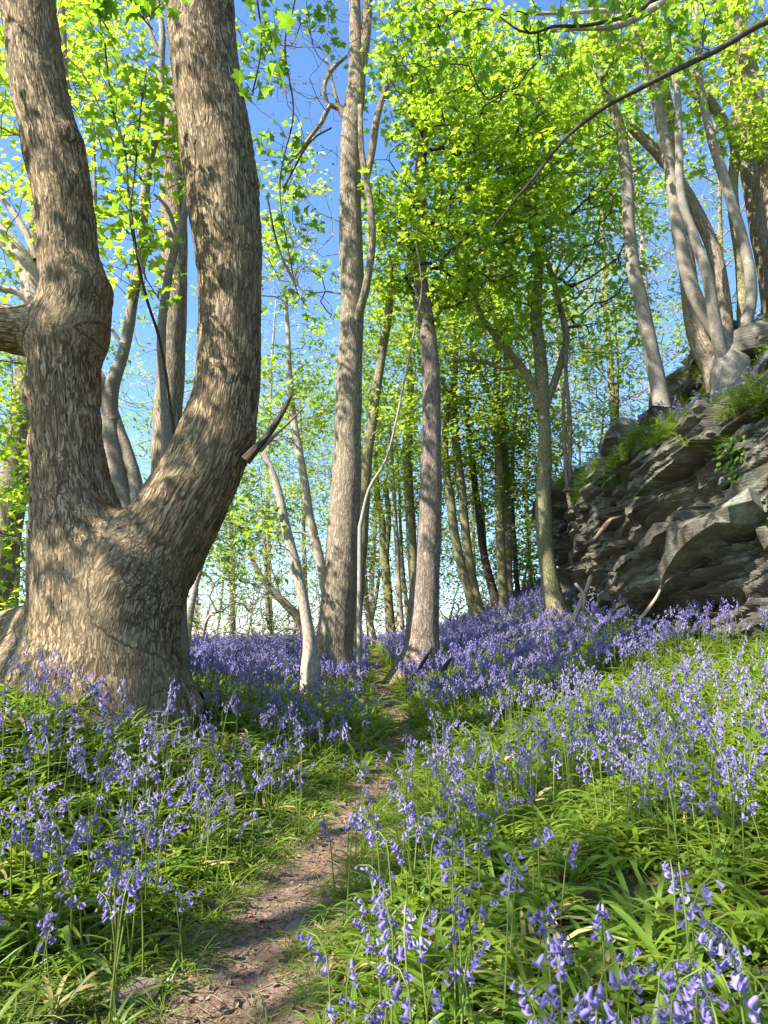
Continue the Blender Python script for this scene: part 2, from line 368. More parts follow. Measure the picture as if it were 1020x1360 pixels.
# ------------------------------------------------------------------ tree building
def catmull(P, n):
    P = np.asarray(P, float); P = np.vstack([2 * P[0] - P[1], P, 2 * P[-1] - P[-2]]); out = []
    for i in range(1, len(P) - 2):
        m = max(1, n[i - 1] if hasattr(n, '__len__') else n)
        t = np.linspace(0, 1, m, endpoint=False)[:, None]
        a, b, c, d = P[i-1], P[i], P[i+1], P[i+2]
        out.append(.5 * ((2*b) + (-a + c)*t + (2*a - 5*b + 4*c - d)*t**2 + (-a + 3*b - 3*c + d)*t**3))
    out.append(P[-2][None]); return np.concatenate(out)
def path_pts(spec, Y, step=.12, wob=.0, seed=0):
    """spec (px,py,width px[,Y]) -> resampled world points and radii"""
    rows = []
    for s in spec:
        y = s[3] if len(s) > 3 else Y
        rows.append([*at(s[0], s[1], y), s[2] * .5 * pxm(s[1], y)])
    rows = np.array(rows)
    seg = np.linalg.norm(np.diff(rows[:, :3], axis=0), axis=1)
    out = catmull(rows, [max(1, int(round(l / step))) for l in seg])
    P, r = out[:, :3].copy(), np.maximum(out[:, 3], .002)
    if wob:
        L = np.arange(len(P)) * step
        P[:, 0] += wob * fbm(L * 1.3, seed, 0, 3, seed); P[:, 1] += wob * fbm(L * 1.3, seed + 9.5, 0, 3, seed)
    return P, r
class MeshAcc:
    def __init__(s): s.V = []; s.F = []; s.B = []; s.n = 0
    def tube(s, P, r, k=8, off=0.0, lump=0.0, seed=0, cap=True):
        P = np.asarray(P, float); r = np.asarray(r, float); n = len(P)
        if n < 2: return
        T = np.gradient(P, axis=0); T /= np.linalg.norm(T, axis=1)[:, None] + 1e-9
        a = np.array([1.0, 0, 0]) if abs(T[0][0]) < .8 else np.array([0, 1.0, 0])
        u = a - T[0] * (a @ T[0]); u /= np.linalg.norm(u); U = np.empty_like(P); U[0] = u
        for i in range(1, n):
            u = u - T[i] * (u @ T[i]); u /= np.linalg.norm(u) + 1e-9; U[i] = u
        W = np.cross(T, U); ang = np.arange(k) * 2 * math.pi / k
        ca, sa = np.cos(ang), np.sin(ang)
        L = np.concatenate([[0], np.cumsum(np.linalg.norm(np.diff(P, axis=0), axis=1))])
        rr = np.repeat(r[:, None], k, 1)
        if lump:
            rr = rr * (1 + lump * fbm(ca[None] * 1.2 + seed, sa[None] * 1.2, L[:, None] * 1.6, 3, seed))
        dirs = U[:, None] * ca[None, :, None] + W[:, None] * sa[None, :, None]
        V = P[:, None] + dirs * rr[..., None]
        B = np.stack([ca[None] * rr, sa[None] * rr, np.repeat(L[:, None], k, 1) + off], -1)
        base = s.n; ii = np.arange(n * k).reshape(n, k) + base; jj = np.roll(ii, -1, axis=1)
        q = np.stack([ii[:-1], jj[:-1], jj[1:], ii[1:]], -1).reshape(-1, 4)
        s.V.append(V.reshape(-1, 3)); s.B.append(B.reshape(-1, 3)); s.F.append(q); s.n += n * k
        if cap:
            s.V.append(P[-1][None] + T[-1][None] * r[-1] * .4); s.B.append(np.array([[0, 0, L[-1] + off]])); c = s.n; s.n += 1
            s.F.append(np.stack([ii[-1], jj[-1], np.full(k, c), np.full(k, c)], -1))
    def build(s, name, mat, parent=None):
        F_ = np.concatenate(s.F); V = np.concatenate(s.V)
        quad = F_[F_[:, 2] != F_[:, 3]]; tri = F_[F_[:, 2] == F_[:, 3]][:, :3]
        me = bpy.data.meshes.new(name); me.vertices.add(len(V)); me.vertices.foreach_set('co', V.astype(np.float32).ravel())
        nl = quad.size + tri.size; me.loops.add(nl)
        me.loops.foreach_set('vertex_index', np.concatenate([quad.ravel(), tri.ravel()]).astype(np.int32))
        me.polygons.add(len(quad) + len(tri))
        me.polygons.foreach_set('loop_start', np.concatenate([np.arange(len(quad)) * 4, quad.size + np.arange(len(tri)) * 3]).astype(np.int32))
        me.update(calc_edges=True)
        me.attributes.new('bark', 'FLOAT_VECTOR', 'POINT').data.foreach_set('vector', np.concatenate(s.B).astype(np.float32).ravel())
        me.shade_smooth(); me.materials.append(mat)
        return mobj(name, me, parent)
class Skel:
    def __init__(s, cap=60000):
        s.P = np.zeros((cap, 3)); s.par = np.full(cap, -1); s.R0 = np.zeros(cap); s.n = 0; s.D = np.zeros((cap, 3))
    def chain(s, P, r, par=-1):
        for i in range(len(P)):
            s.P[s.n] = P[i]; s.par[s.n] = par; s.R0[s.n] = r[i]
            s.D[s.n] = (P[min(i+1, len(P)-1)] - P[max(i-1, 0)]); s.D[s.n] /= np.linalg.norm(s.D[s.n]) + 1e-9
            par = s.n; s.n += 1
    def grow(s, A, step=.22, wig=.18, lowpen=.5, start=0, minz=None, up=.25):
        ok = np.arange(s.n) if minz is None else np.nonzero(s.P[:s.n, 2] > minz)[0]
        A = np.asarray(A); dd = np.min(np.linalg.norm(A[:, None] - s.P[ok][None, ::4], axis=2), axis=1)
        for a in A[np.argsort(dd + rng.normal(0, .15, len(A)))]:
            q = s.P[:s.n]; v = a - q; dist = np.linalg.norm(v, axis=1)
            cost = dist + lowpen * np.maximum(q[:, 2] - a[2] + .1, 0) - .15 * np.einsum('ij,ij->i', v, s.D[:s.n]) / 1.0
            if minz is not None: cost = cost + 100 * ((s.R0[:s.n] > 0) & (q[:, 2] < minz))
            j = int(np.argmin(cost)); d = float(dist[j])
            if d < .05: continue
            m = max(2, int(d / step)); p0 = s.P[j].copy(); v0 = s.D[j] * .5 + (a - p0) / d + np.array([0, 0, up]); v0 /= np.linalg.norm(v0)
            t = np.linspace(0, 1, m + 1)[1:, None]; c1 = p0 + v0 * d * .45
            pts = (1-t)**2 * p0 + 2 * t * (1-t) * c1 + t**2 * a
            pts[:-1] += rng.normal(0, wig * step * .6, (m - 1, 3)) 
            par = j
            for i in range(m):
                if s.n >= len(s.P): return
                s.P[s.n] = pts[i]; s.par[s.n] = par; w = pts[i] - s.P[par]; s.D[s.n] = w / (np.linalg.norm(w) + 1e-9); par = s.n; s.n += 1
    def radii(s, tip=.0035, e=2.35):
        n = s.n; acc = np.zeros(n); nch = np.zeros(n, int)
        for i in range(n): 
            if s.par[i] >= 0: nch[s.par[i]] += 1
        Rr = np.zeros(n); s.main = np.full(n, -1); best = np.zeros(n); s.desc = np.zeros(n)
        for i in range(n - 1, -1, -1):
            if s.R0[i] > 0: Rr[i] = s.R0[i]; continue
            if acc[i] == 0: acc[i] = tip**e
            Rr[i] = acc[i]**(1 / e); p = s.par[i]; s.desc[p] = max(s.desc[p], s.desc[i] + 1)
            if p >= 0 and s.R0[p] == 0:
                acc[p] += acc[i] * 1.0
                if acc[i] > best[p]: best[p] = acc[i]; s.main[p] = i
        s.Rr = Rr; s.nch = nch
        return Rr
    def twigs(s, acc, ks=(3, 4, 7), tiny=0.0):
        n = s.n; 
        for i in range(n):
            p = s.par[i]
            if s.R0[i] > 0 or p < 0: continue
            if s.R0[p] > 0 or s.main[p] != i:
                ch = [i]; 
                while s.main[ch[-1]] >= 0: ch.append(s.main[ch[-1]])
                rr = s.Rr[ch]
                if rr[0] < tiny: continue
                r0 = min(rr[0], s.Rr[p] * .9); P = np.vstack([s.P[p], s.P[ch]]); r = np.concatenate([[r0 * 1.15], np.minimum(rr, r0)])
                k = ks[0] if r0 < .012 else ks[1] if r0 < .03 else ks[2]
                acc.tube(P, r, k, off=float(s.P[p][2]) * 3.1, cap=False)
def blobs(specs):
    """attractor points in ellipsoids: (px, py, Y, rx, ry, rz, n)"""
    out = []
    for (px, py, Yd, rx, ry, rz, n) in specs:
        c = at(px, py, Yd); v = rng.normal(size=(n, 3)); v /= np.linalg.norm(v, axis=1)[:, None]
        v *= (rng.random(n)**.42)[:, None]; out.append(c + v * [rx, ry, rz])
    return np.concatenate(out)
def leaf_points(sk, per, reach=3, jit=.12):
    """positions along the outer twigs"""
    n = sk.n; m = np.nonzero((sk.R0[:n] == 0) & (sk.desc[:n] <= reach))[0]
    k = rng.poisson(per, len(m)); P = np.repeat(sk.P[m], k, 0); P = P + rng.normal(0, jit, P.shape)
    return P
def foliage(P, coll, parent, npick, smin=.7, smax=1.25, tilt=.27, name='foliage'):
    n = len(P)
    if not n: return
    rot = np.stack([rng.normal(0, tilt, n), rng.normal(0, tilt, n), rng.uniform(0, 6.283, n)], -1)
    return scatter(name, P, rot, rng.uniform(smin, smax, n), rng.integers(0, npick, n), coll, parent)
def tree(name, label, stems, Yd, mat, crown=None, per=.0, coll=None, twig=None, step=.12, minz=None, cat='tree', group=None, mats=None,
         lump=.10, wob=.02, grow=None, brown=0, smin=.7, smax=1.25, k=16, parts=None, tip=.0035, extra=None, reach=3, up=.25, wig=.18):
    sk = Skel(); root = None; acc = []
    for i, st in enumerate(stems):
        P, r = path_pts(st, Yd, step, wob if i == 0 else wob * .5, seed=hash(label) % 97 if False else len(label) + i)
        if root is None:
            base = P[0].copy(); zg = float(ground(base[0], base[1])); root = empty(name, (base[0], base[1], max(zg, base[2])))
            if base[2] > zg - .15:
                P = np.vstack([[base[0], base[1], zg - .25], P]); r = np.concatenate([[r[0] * 1.08], r])
            par = -1
        else:
            par = int(np.argmin(np.linalg.norm(sk.P[:sk.n] - P[0], axis=1))) if sk.n else -1
        if i == 0: r = r * (1 + .5 * np.exp(-np.maximum(P[:, 2] - max(zg, base[2]), 0) / .16))
        a = MeshAcc(); rad = r.max(); a.tube(P, r, k if rad > .06 else 10 if rad > .03 else 6, lump=lump, seed=i + len(label))
        nm = (parts[i] if parts else ('trunk' if i == 0 else 'limb'))
        a.build(nm, M[mats[i]] if mats else mat, root); sk.chain(P, r, par)
    if crown is not None:
        A = blobs(crown) if isinstance(crown, list) else crown
        sk.grow(A, minz=minz, up=up, wig=wig, **(grow or {})); sk.radii(tip)
        t = MeshAcc(); sk.twigs(t)
        if t.n: tag(t.build('twigs', twig or mat, root), kind='stuff')
        if per:
            foliage(leaf_points(sk, per, reach), coll or C_leaf, root, len((coll or C_leaf).objects), smin, smax)
        if brown: foliage(leaf_points(sk, brown, 2, .05), C_brown, root, 4, .7, 1.2, .8, name='withered_leaves')
    tag(root, label, cat, group); root['_sk'] = 0; del root['_sk']
    return root, sk

# ------------------------------------------------------------------ the big twin-stemmed tree (signed distance field -> surface nets)
def surface_nets(val, org, h):
    nx, ny, nz = val.shape; neg = val < 0
    e_sum = np.zeros((nx-1, ny-1, nz-1, 3), np.float32); e_cnt = np.zeros((nx-1, ny-1, nz-1), np.float32)
    quads = []
    for ax in range(3):
        sl0 = [slice(None)] * 3; sl1 = [slice(None)] * 3; sl0[ax] = slice(0, -1); sl1[ax] = slice(1, None)
        a, b = val[tuple(sl0)], val[tuple(sl1)]; cr = (neg[tuple(sl0)] != neg[tuple(sl1)])
        I = np.argwhere(cr); t = (a[cr] / (a[cr] - b[cr])); P = I.astype(np.float32); P[:, ax] += t
        o1, o2 = [x for x in range(3) if x != ax]
        keep = (I[:, o1] > 0) & (I[:, o2] > 0) & (I[:, o1] < val.shape[o1] - 1) & (I[:, o2] < val.shape[o2] - 1)
        I = I[keep]; P = P[keep]; s = neg[tuple(sl0)][cr][keep]
        cells = []
        for (d1, d2) in ((0, 0), (1, 0), (1, 1), (0, 1)):
            J = I.copy(); J[:, o1] -= d1; J[:, o2] -= d2; cells.append(J)
            np.add.at(e_sum, (J[:, 0], J[:, 1], J[:, 2]), P); np.add.at(e_cnt, (J[:, 0], J[:, 1], J[:, 2]), 1)
        q = np.stack([np.ravel_multi_index(J.T, (nx-1, ny-1, nz-1)) for J in cells], -1)
        flip = s if ax != 1 else ~s
        q = np.where(flip[:, None], q[:, ::-1], q); quads.append(q)
    act = e_cnt > 0; ids = np.flatnonzero(act.ravel()); V = e_sum[act] / e_cnt[act][:, None]
    q = np.concatenate(quads); q = np.searchsorted(ids, q)
    return V * h + org, q
def big_tree():
    Yb = 5.5; Y2 = 5.35
    st = {
     'L': [(125, 985, 270), (125, 930, 232), (126, 880, 190), (119, 810, 160), (108, 730, 136), (97, 660, 108), (89, 580, 88), (86, 520, 90), (86, 460, 92), (100, 395, 90),
           (93, 345, 76), (88, 290, 73), (71, 200, 73), (50, 110, 70), (40, 30, 66), (30, -60, 68), (15, -260, 60), (25, -520, 48), (10, -900, 30)],
     'R': [(140, 985, 250), (142, 930, 200), (148, 870, 170), (168, 800, 148), (212, 725, 122), (251, 655, 112), (282, 595, 97), (299, 530, 88), (305, 460, 83), (307, 390, 83),
           (302, 300, 92), (292, 230, 93), (282, 150, 91), (270, 70, 90), (264, 0, 90), (255, -120, 80), (258, -300, 66), (240, -600, 50), (230, -950, 28)],
     'M': [(145, 960, 190, 5.35), (150, 860, 165, 5.38), (160, 770, 145, 5.4), (166, 730, 100, 5.42)],
     'limb': [(95, 445, 84), (55, 440, 66), (20, 440, 60), (-40, 425, 56), (-140, 380, 50), (-260, 300, 40)],
     'r1': [(110, 850, 120), (50, 885, 105), (0, 915, 95), (-60, 960, 90)],
     'r2': [(192, 870, 90), (222, 905, 60), (252, 940, 40)],
     'r3': [(60, 840, 90, 5.6), (5, 850, 75, 5.8), (-60, 880, 60, 5.9)],
         }
    segs = []; chains = {}
    for nm, sp in st.items():
        P, r = path_pts(sp, Yb, .16); r = r * .985; chains[nm] = (P, r)
        segs.append([(P[i], P[i+1], r[i], r[i+1]) for i in range(len(P) - 1)])
    for (px, py, w) in ((100, 250, 30), (118, 385, 44), (88, 190, 30), (45, 520, 30), (312, 580, 50), (325, 330, 34), (112, 560, 34), (62, 590, 36), (250, 700, 34), (262, 95, 26), (322, 240, 30), (158, 745, 96), (130, 850, 90)):
        p = at(px, py, Yb - .06); segs.append([(p, p + 1e-4, w * .5 * pxm(py, Yb), w * .5 * pxm(py, Yb))])
    h = .019; zt = 8.6
    lo = np.array([-4.3, 4.3, .1]); hi = np.array([-.6, 6.4, zt]); dim = np.ceil((hi - lo) / h).astype(int)
    val = np.full(dim, 1.0, np.float32); ks = .11
    ax = [lo[i] + np.arange(dim[i]) * h for i in range(3)]
    for group_ in segs:
      ga = np.array([np.minimum(s[0], s[1]) - max(s[2], s[3]) for s in group_]).min(0) - .24; gb = np.array([np.maximum(s[0], s[1]) + max(s[2], s[3]) for s in group_]).max(0) + .24
      j0 = np.maximum(((ga - lo) / h).astype(int), 0); j1 = np.minimum(((gb - lo) / h).astype(int) + 1, dim)
      own = np.full(j1 - j0, 1.0, np.float32)
      for (a, b, ra, rb) in group_:
        m = max(ra, rb) + .22
        i0 = np.clip(((np.minimum(a, b) - m - lo) / h).astype(int), j0, j1); i1 = np.clip(((np.maximum(a, b) + m - lo) / h).astype(int) + 1, j0, j1)
        if (i1 <= i0).any(): continue
        gx_, gy_, gz_ = (ax[k][i0[k]:i1[k]] for k in range(3))
        px_, py_, pz_ = gx_[:, None, None] - a[0], gy_[None, :, None] - a[1], gz_[None, None, :] - a[2]
        d = b - a; L2 = float(d @ d) + 1e-9
        t = np.clip((px_ * d[0] + py_ * d[1] + pz_ * d[2]) / L2, 0, 1)
        dist = np.sqrt((px_ - t * d[0])**2 + (py_ - t * d[1])**2 + (pz_ - t * d[2])**2) - (ra + (rb - ra) * t)
        q0, q1 = i0 - j0, i1 - j0; w = own[q0[0]:q1[0], q0[1]:q1[1], q0[2]:q1[2]]; np.minimum(w, dist, out=w)
      w = val[j0[0]:j1[0], j0[1]:j1[1], j0[2]:j1[2]]; kk = ks if len(group_) > 1 else .10
      hh = np.maximum(kk - np.abs(w - own), 0) / kk
      w[...] = np.minimum(w, own) - hh * hh * kk * .25
    # slow lumps of the surface
    lo_n = fbm(ax[0][:, None, None][::4] * 3.2, ax[1][None, :, None][:, ::4] * 3.2, ax[2][None, None, :][:, :, ::4] * 2.2, 3, 21)
    up = np.repeat(np.repeat(np.repeat(lo_n, 4, 0), 4, 1), 4, 2)[:dim[0], :dim[1], :dim[2]]
    # smooth the blocky upsample cheaply
    for axis in range(3):
        for _ in range(2): up = (np.roll(up, 2, axis) + np.roll(up, -2, axis) + up * 2) * .25
    val -= (.038 * up).astype(np.float32)
    V, q = surface_nets(val, lo, h)
    # bark coordinates from the nearest skeleton segment
    B = np.zeros_like(V); bw = np.full(len(V), 1e9); b2 = np.full(len(V), 1e9); B2 = np.zeros_like(V)
    for nm in ('L', 'R', 'limb', 'r1', 'r2', 'r3'):
        P, r = chains[nm]; T = np.gradient(P, axis=0); T /= np.linalg.norm(T, axis=1)[:, None]
        u = np.array([1.0, 0, 0]); u = u - T[0] * (u @ T[0]); U = []
        if nm in ('limb', 'r1', 'r3'): u = np.array([0, 1.0, 0])
        for i in range(len(P)):
            u = u - T[i] * (u @ T[i]); u /= np.linalg.norm(u); U.append(u)
        U = np.array(U); W = np.cross(T, U); Lc = np.concatenate([[0], np.cumsum(np.linalg.norm(np.diff(P, axis=0), axis=1))])
        off = 0 if nm in ('L', 'R') else 3.0
        for c0 in range(0, len(V), 20000):
            v = V[c0:c0+20000]; D = np.linalg.norm(v[:, None] - P[None], axis=2) - r[None]
            j = np.argmin(D, axis=1); dm = D[np.arange(len(v)), j]; dv = v - P[j]
            al = np.einsum('ij,ij->i', dv, T[j]); bx = np.einsum('ij,ij->i', dv, U[j]); by = np.einsum('ij,ij->i', dv, W[j])
            cw = bw[c0:c0+20000]; o = dm < cw; nw = np.stack([bx + off, by, Lc[j] + al + off], -1); c2 = b2[c0:c0+20000]; s2 = (~o) & (dm < c2)
            B2[c0:c0+20000][o] = B[c0:c0+20000][o]; B2[c0:c0+20000][s2] = nw[s2]; b2[c0:c0+20000] = np.where(o, cw, np.minimum(c2, dm))
            B[c0:c0+20000][o] = np.stack([bx + off, by, Lc[j] + al + off], -1)[o]; bw[c0:c0+20000][o] = dm[o]
    root = empty('veteran_tree', (-2.1, 5.5, float(ground(-2.1, 5.5))))
    tag(root, 'massive rough barked tree with two thick stems rising from one broad trunk on the left', 'tree')
    me = mesh_from('trunk', V, q, M['bark_big'], attr={'bark': B, 'bark_other': B2, 'seam': .5 * (1 - np.clip((b2 - bw) / .07, 0, 1))})
    mobj('trunk', me, root)
    # broken dark branch on the right stem
    P, r = path_pts([(326, 612, 17), (345, 590, 11), (360, 572, 9), (374, 550, 8), (387, 526, 4)], 5.35, .05, .01, 3)
    a = MeshAcc(); a.tube(P, r, 10, lump=.25, seed=4); tag(a.build('broken_branch', M['wood_dark'], root), 'dark broken branch stub')
    P, r = path_pts([(345, 600, 5), (365, 578, 4), (385, 560, 3), (405, 540, 2)], 5.35, .05, .01, 3)
    a = MeshAcc(); a.tube(P, r, 6); a.build('twig', M['twig'], root)
    # crown above the frame
    sk = Skel(120000)
    for nm in ('L', 'R', 'limb'): sk.chain(*chains[nm])
    for nm in ('L', 'R'):
        a = MeshAcc(); P, r = chains[nm]; m = P[:, 2] > zt - .35; a.tube(P[m], r[m] , 20, lump=.05, off=6); a.build('upper_stem', M['bark_big'], root)
    n = 1500; v = rng.normal(size=(n, 3)); v /= np.linalg.norm(v, axis=1)[:, None]; v *= (rng.random(n)**.4)[:, None]
    A = np.array([-2.6, 5.2, 12.2]) + v * [4.8, 4.8, 3.6]
    A = A[(A[:, 2] > 1.02 * A[:, 1] + 2.0)]
    # patchy crown: gaps let the sun through
    g = fbm(A[:, 0] * .5, A[:, 1] * .5, A[:, 2] * .5, 2, 33); A = A[g > -.02]
    sk.grow(A, step=.3, minz=5.5); sk.radii(.004); t = MeshAcc(); sk.twigs(t); tag(t.build('twigs', M['twig'], root), kind='stuff')
    foliage(leaf_points(sk, 1.0, 3, .18), C_leaf, root, 8, .9, 1.5)
    return root
big_tree()
# ------------------------------------------------------------------ the other trees
T = tree
# tall twin-topped tree left of the path
T('tall_tree', 'tall straight grey brown tree just left of the path, its top dividing in two', [
  [(441, 905, 62), (443, 870, 52), (450, 800, 47), (456, 700, 42), (461, 600, 37), (464, 500, 34), (468, 400, 31), (466, 300, 30), (466, 200, 28), (472, 120, 26), (473, 60, 18), (471, 0, 15), (468, -120, 12), (462, -300, 8)],
  [(472, 130, 17), (481, 80, 15), (487, 20, 13), (492, -100, 11), (500, -260, 7)],
  [(462, 158, 12), (450, 142, 10), (438, 140, 7), (428, 160, 6), (412, 182, 5), (395, 205, 4), (375, 225, 3)],
  [(450, 142, 5), (442, 110, 4), (434, 78, 3)],
  [(474, 425, 12, 9.9), (486, 380, 11, 9.7), (494, 320, 10, 9.6), (490, 260, 9, 9.6), (480, 200, 8, 9.7), (478, 140, 6, 9.8)],
  [(484, 250, 10), (494, 200, 10), (502, 150, 9), (515, 110, 7), (535, 75, 5)],
  [(436, 140, 5), (430, 115, 6), (442, 90, 6), (460, 75, 4)]],
  10.0, M['bark_mid'], crown=[(400, 130, 10, 1.2, 1.4, 1.5, 90), (370, 330, 10.5, 1.1, 1.3, .9, 60), (440, 20, 10, 1.0, 1.4, 1.0, 50), (520, 80, 10, .7, 1, .8, 30), (395, 380, 10.5, 1.0, 1.2, .6, 50)],
  per=.05, twig=M['twig'], minz=3.4, brown=.35, up=.1, parts=['trunk', 'limb', 'limb', 'limb', 'climbing_stem', 'limb', 'limb'])
# tree right of the path
T('red_barked_tree', 'reddish brown tree with a flared dark foot just right of the path', [
  [(556, 905, 64), (558, 880, 54), (561, 850, 42), (566, 780, 36), (571, 700, 32), (573, 600, 27), (572, 500, 23), (566, 420, 21), (560, 380, 19), (556, 300, 17), (560, 200, 14), (565, 100, 11), (570, 0, 8)],
  [(566, 440, 10), (560, 420, 11), (553, 395, 11)],
  [(545, 880, 20), (548, 820, 16), (552, 760, 8)]],
  10.5, M['bark_red'], crown=[(580, 330, 10.3, 1.1, 1.1, 1.2, 190), (610, 190, 10.3, 1.2, 1.3, 1.3, 260), (520, 300, 10.6, .6, 1, 1.2, 110), (570, 80, 10.5, 1.0, 1.3, 1.2, 190), (680, 300, 10.5, 1.0, 1.1, 1.1, 170), (700, 160, 10.5, 1.1, 1.1, 1.1, 170)],
  per=1.2, twig=M['twig_dark'], minz=3.6, tip=.0055)
# slim leaning stem behind the tall tree
T('leaning_tree', 'slender leaning tree with a broken off top close behind the tall straight tree', [
  [(466, 885, 24), (470, 820, 20), (480, 720, 17), (487, 620, 15), (496, 540, 13), (507, 470, 12), (516, 420, 11), (519, 385, 10), (520, 352, 9)]],
  11.5, M['bark_olive'], crown=[(520, 560, 11.6, .5, .7, .6, 40), (505, 420, 11.6, .6, .7, .7, 45)], per=.8, minz=2)
# thin whip that arches from the leaning tree
T('arching_sapling', 'thin arching sapling bending up between the two trunks beside the path', [
  [(478, 700, 4), (490, 650, 4), (512, 612, 3.2), (526, 560, 3), (540, 490, 2.6), (552, 430, 2.2), (560, 380, 2), (552, 320, 1.5)]],
  9.6, M['twig_pale'], wob=.0)
# behind the fork of the big tree
T('forked_background_tree', 'straight brown tree showing between the two thick stems of the massive tree', [
  [(225, 900, 46), (222, 700, 42), (222, 590, 39), (228, 480, 36), (231, 360, 35), (232, 240, 33), (238, 120, 28), (246, 0, 22), (255, -200, 15)],
  [(226, 640, 22), (222, 570, 14), (228, 500, 8)]], 7.4, M['bark_mid'], crown=[(250, -60, 7.4, 1.5, 1.5, 1.5, 60)], per=.8, minz=6.5)
T('crooked_grey_tree', 'crooked smooth grey stem curving up left inside the fork of the massive tree', [
  [(170, 860, 36), (166, 700, 32), (152, 620, 28), (146, 560, 23), (148, 515, 20), (162, 470, 15), (176, 400, 14), (188, 330, 13), (192, 260, 12), (200, 205, 11), (213, 160, 10), (214, 90, 9), (216, 40, 8), (205, -40, 6), (200, -200, 4)],
  [(150, 560, 20), (138, 520, 17), (130, 495, 14)],
  [(214, 75, 6), (200, 45, 6), (190, 15, 4)], [(186, 700, 24), (180, 640, 19), (170, 600, 16), (158, 565, 12), (150, 535, 8)],
  [(163, 465, 5), (150, 440, 5), (120, 430, 3)]], 6.7, M['bark_smooth'],
  crown=[(180, 180, 6.4, .55, .6, .8, 60), (170, 330, 6.4, .45, .6, .6, 40), (270, 190, 6.6, .5, .6, .5, 20)], per=.6, twig=M['twig'], minz=3.0, smin=.8, smax=1.3)
T('slim_grey_tree', 'slim smooth grey stem rising against the right hand thick stem inside the fork', [
  [(232, 860, 20), (224, 640, 18), (222, 580, 15), (216, 520, 12), (216, 440, 12), (222, 380, 11), (235, 320, 11), (246, 270, 9), (248, 235, 7), (244, 150, 5)],
  [(236, 312, 5), (222, 275, 5), (205, 258, 3)]], 6.2, M['bark_smooth'])
T('far_left_sapling', 'slender pole of a tree in the gap at upper left beside the leaning stem', [
  [(70, 860, 18), (85, 500, 16), (90, 250, 14), (88, 130, 12), (83, 60, 11), (80, 0, 10), (78, -150, 7)]], 8.0, M['bark_smooth'],
  crown=[(100, 60, 8, .9, .8, .8, 50)], per=.7, minz=5)
T('left_edge_tree', 'pale tree at the left edge with a thick bough slanting up leftwards', [
  [(120, 900, 30), (85, 600, 30), (62, 450, 30), (42, 370, 28), (15, 325, 25), (-30, 285, 22), (-120, 220, 18)],
  [(62, 450, 14), (35, 395, 12), (0, 383, 9), (-60, 375, 6)], [(48, 345, 10), (35, 310, 9), (8, 270, 7), (-30, 235, 5)]], 7.6, M['bark_pale'],
  crown=[(20, 300, 7.6, .9, .9, 1.0, 70), (20, 620, 8, .8, .9, .9, 90), (10, 780, 8, .8, .8, .8, 70), (-10, 480, 8, .7, .9, .8, 50)], per=.9, minz=1.2, twig=M['twig'])
# broken pale stems left of the tall tree
T('broken_pale_tree', 'pale dead looking stem with a snapped top left of the tall straight tree', [
  [(412, 885, 18), (408, 830, 15), (396, 760, 14), (383, 710, 13), (372, 660, 11), (358, 620, 9), (346, 600, 7), (338, 592, 4)]], 8.6, M['bark_pale'], crown=[(360, 720, 8.8, .7, .8, .5, 40)], per=.25, minz=1.6, twig=M['twig_pale'])
T('pale_leaning_tree', 'pale slender tree leaning left behind the snapped stem', [
  [(452, 880, 16), (432, 780, 13), (414, 700, 12), (404, 640, 11), (396, 590, 10), (388, 540, 9), (384, 480, 7), (380, 400, 5)]], 12.0, M['bark_pale'],
  crown=[(330, 560, 12, 1.0, 1, 1, 80), (400, 500, 12.5, 1.2, 1.2, 1.2, 120), (300, 700, 12.5, 1.0, 1, .9, 90), (370, 290, 12, 1.2, 1.2, 1.7, 130)], per=.8, coll=C_leaf, minz=2.2)
# tree at the left end of the rock
T('rock_foot_tree', 'sunlit yellowish tree with arching limbs at the left end of the rock face', [
  [(742, 835, 36), (737, 800, 26), (727, 740, 22), (723, 680, 21), (724, 600, 18), (722, 540, 17), (718, 480, 17), (712, 430, 15), (712, 390, 13), (716, 350, 11), (712, 320, 8), (700, 280, 6), (690, 180, 4)],
  [(717, 545, 14), (706, 510, 12), (690, 485, 10), (665, 455, 9), (640, 420, 7), (625, 380, 5), (600, 330, 4)],
  [(722, 545, 12), (735, 510, 10), (748, 470, 10), (752, 445, 9), (742, 400, 8), (728, 350, 7), (720, 330, 5)],
  [(690, 485, 6), (668, 490, 5), (640, 480, 4), (600, 478, 3)]], 11.6, M['bark_olive'],
  crown=[(690, 400, 11.6, 1.1, 1.2, 1.2, 130), (640, 300, 11.5, 1.3, 1.4, 1.3, 190), (720, 230, 11.5, 1.4, 1.5, 1.3, 220), (800, 260, 11.8, 1.1, 1.2, 1.2, 190), (660, 130, 11.5, 1.6, 1.5, 1.3, 320), (800, 400, 12, 1.0, 1, 1.3, 120), (800, 120, 12, 1.2, 1.2, 1.0, 180)],
  per=1.0, twig=M['twig_dark'], minz=3.6, tip=.0055)
T('red_whip', 'thin reddish whip of a stem curving up past the left corner of the rock', [
  [(778, 790, 9), (776, 740, 9), (768, 705, 7), (756, 660, 6), (750, 600, 5), (748, 540, 4.5), (752, 470, 4.5), (748, 420, 4), (735, 380, 3), (750, 330, 2)],
  [(756, 640, 5), (757, 560, 6), (752, 500, 5), (750, 460, 4)]], 11.5, M['bark_red'], crown=[(770, 480, 11.4, .6, .6, .8, 30)], per=.3, minz=3, cat='shrub')
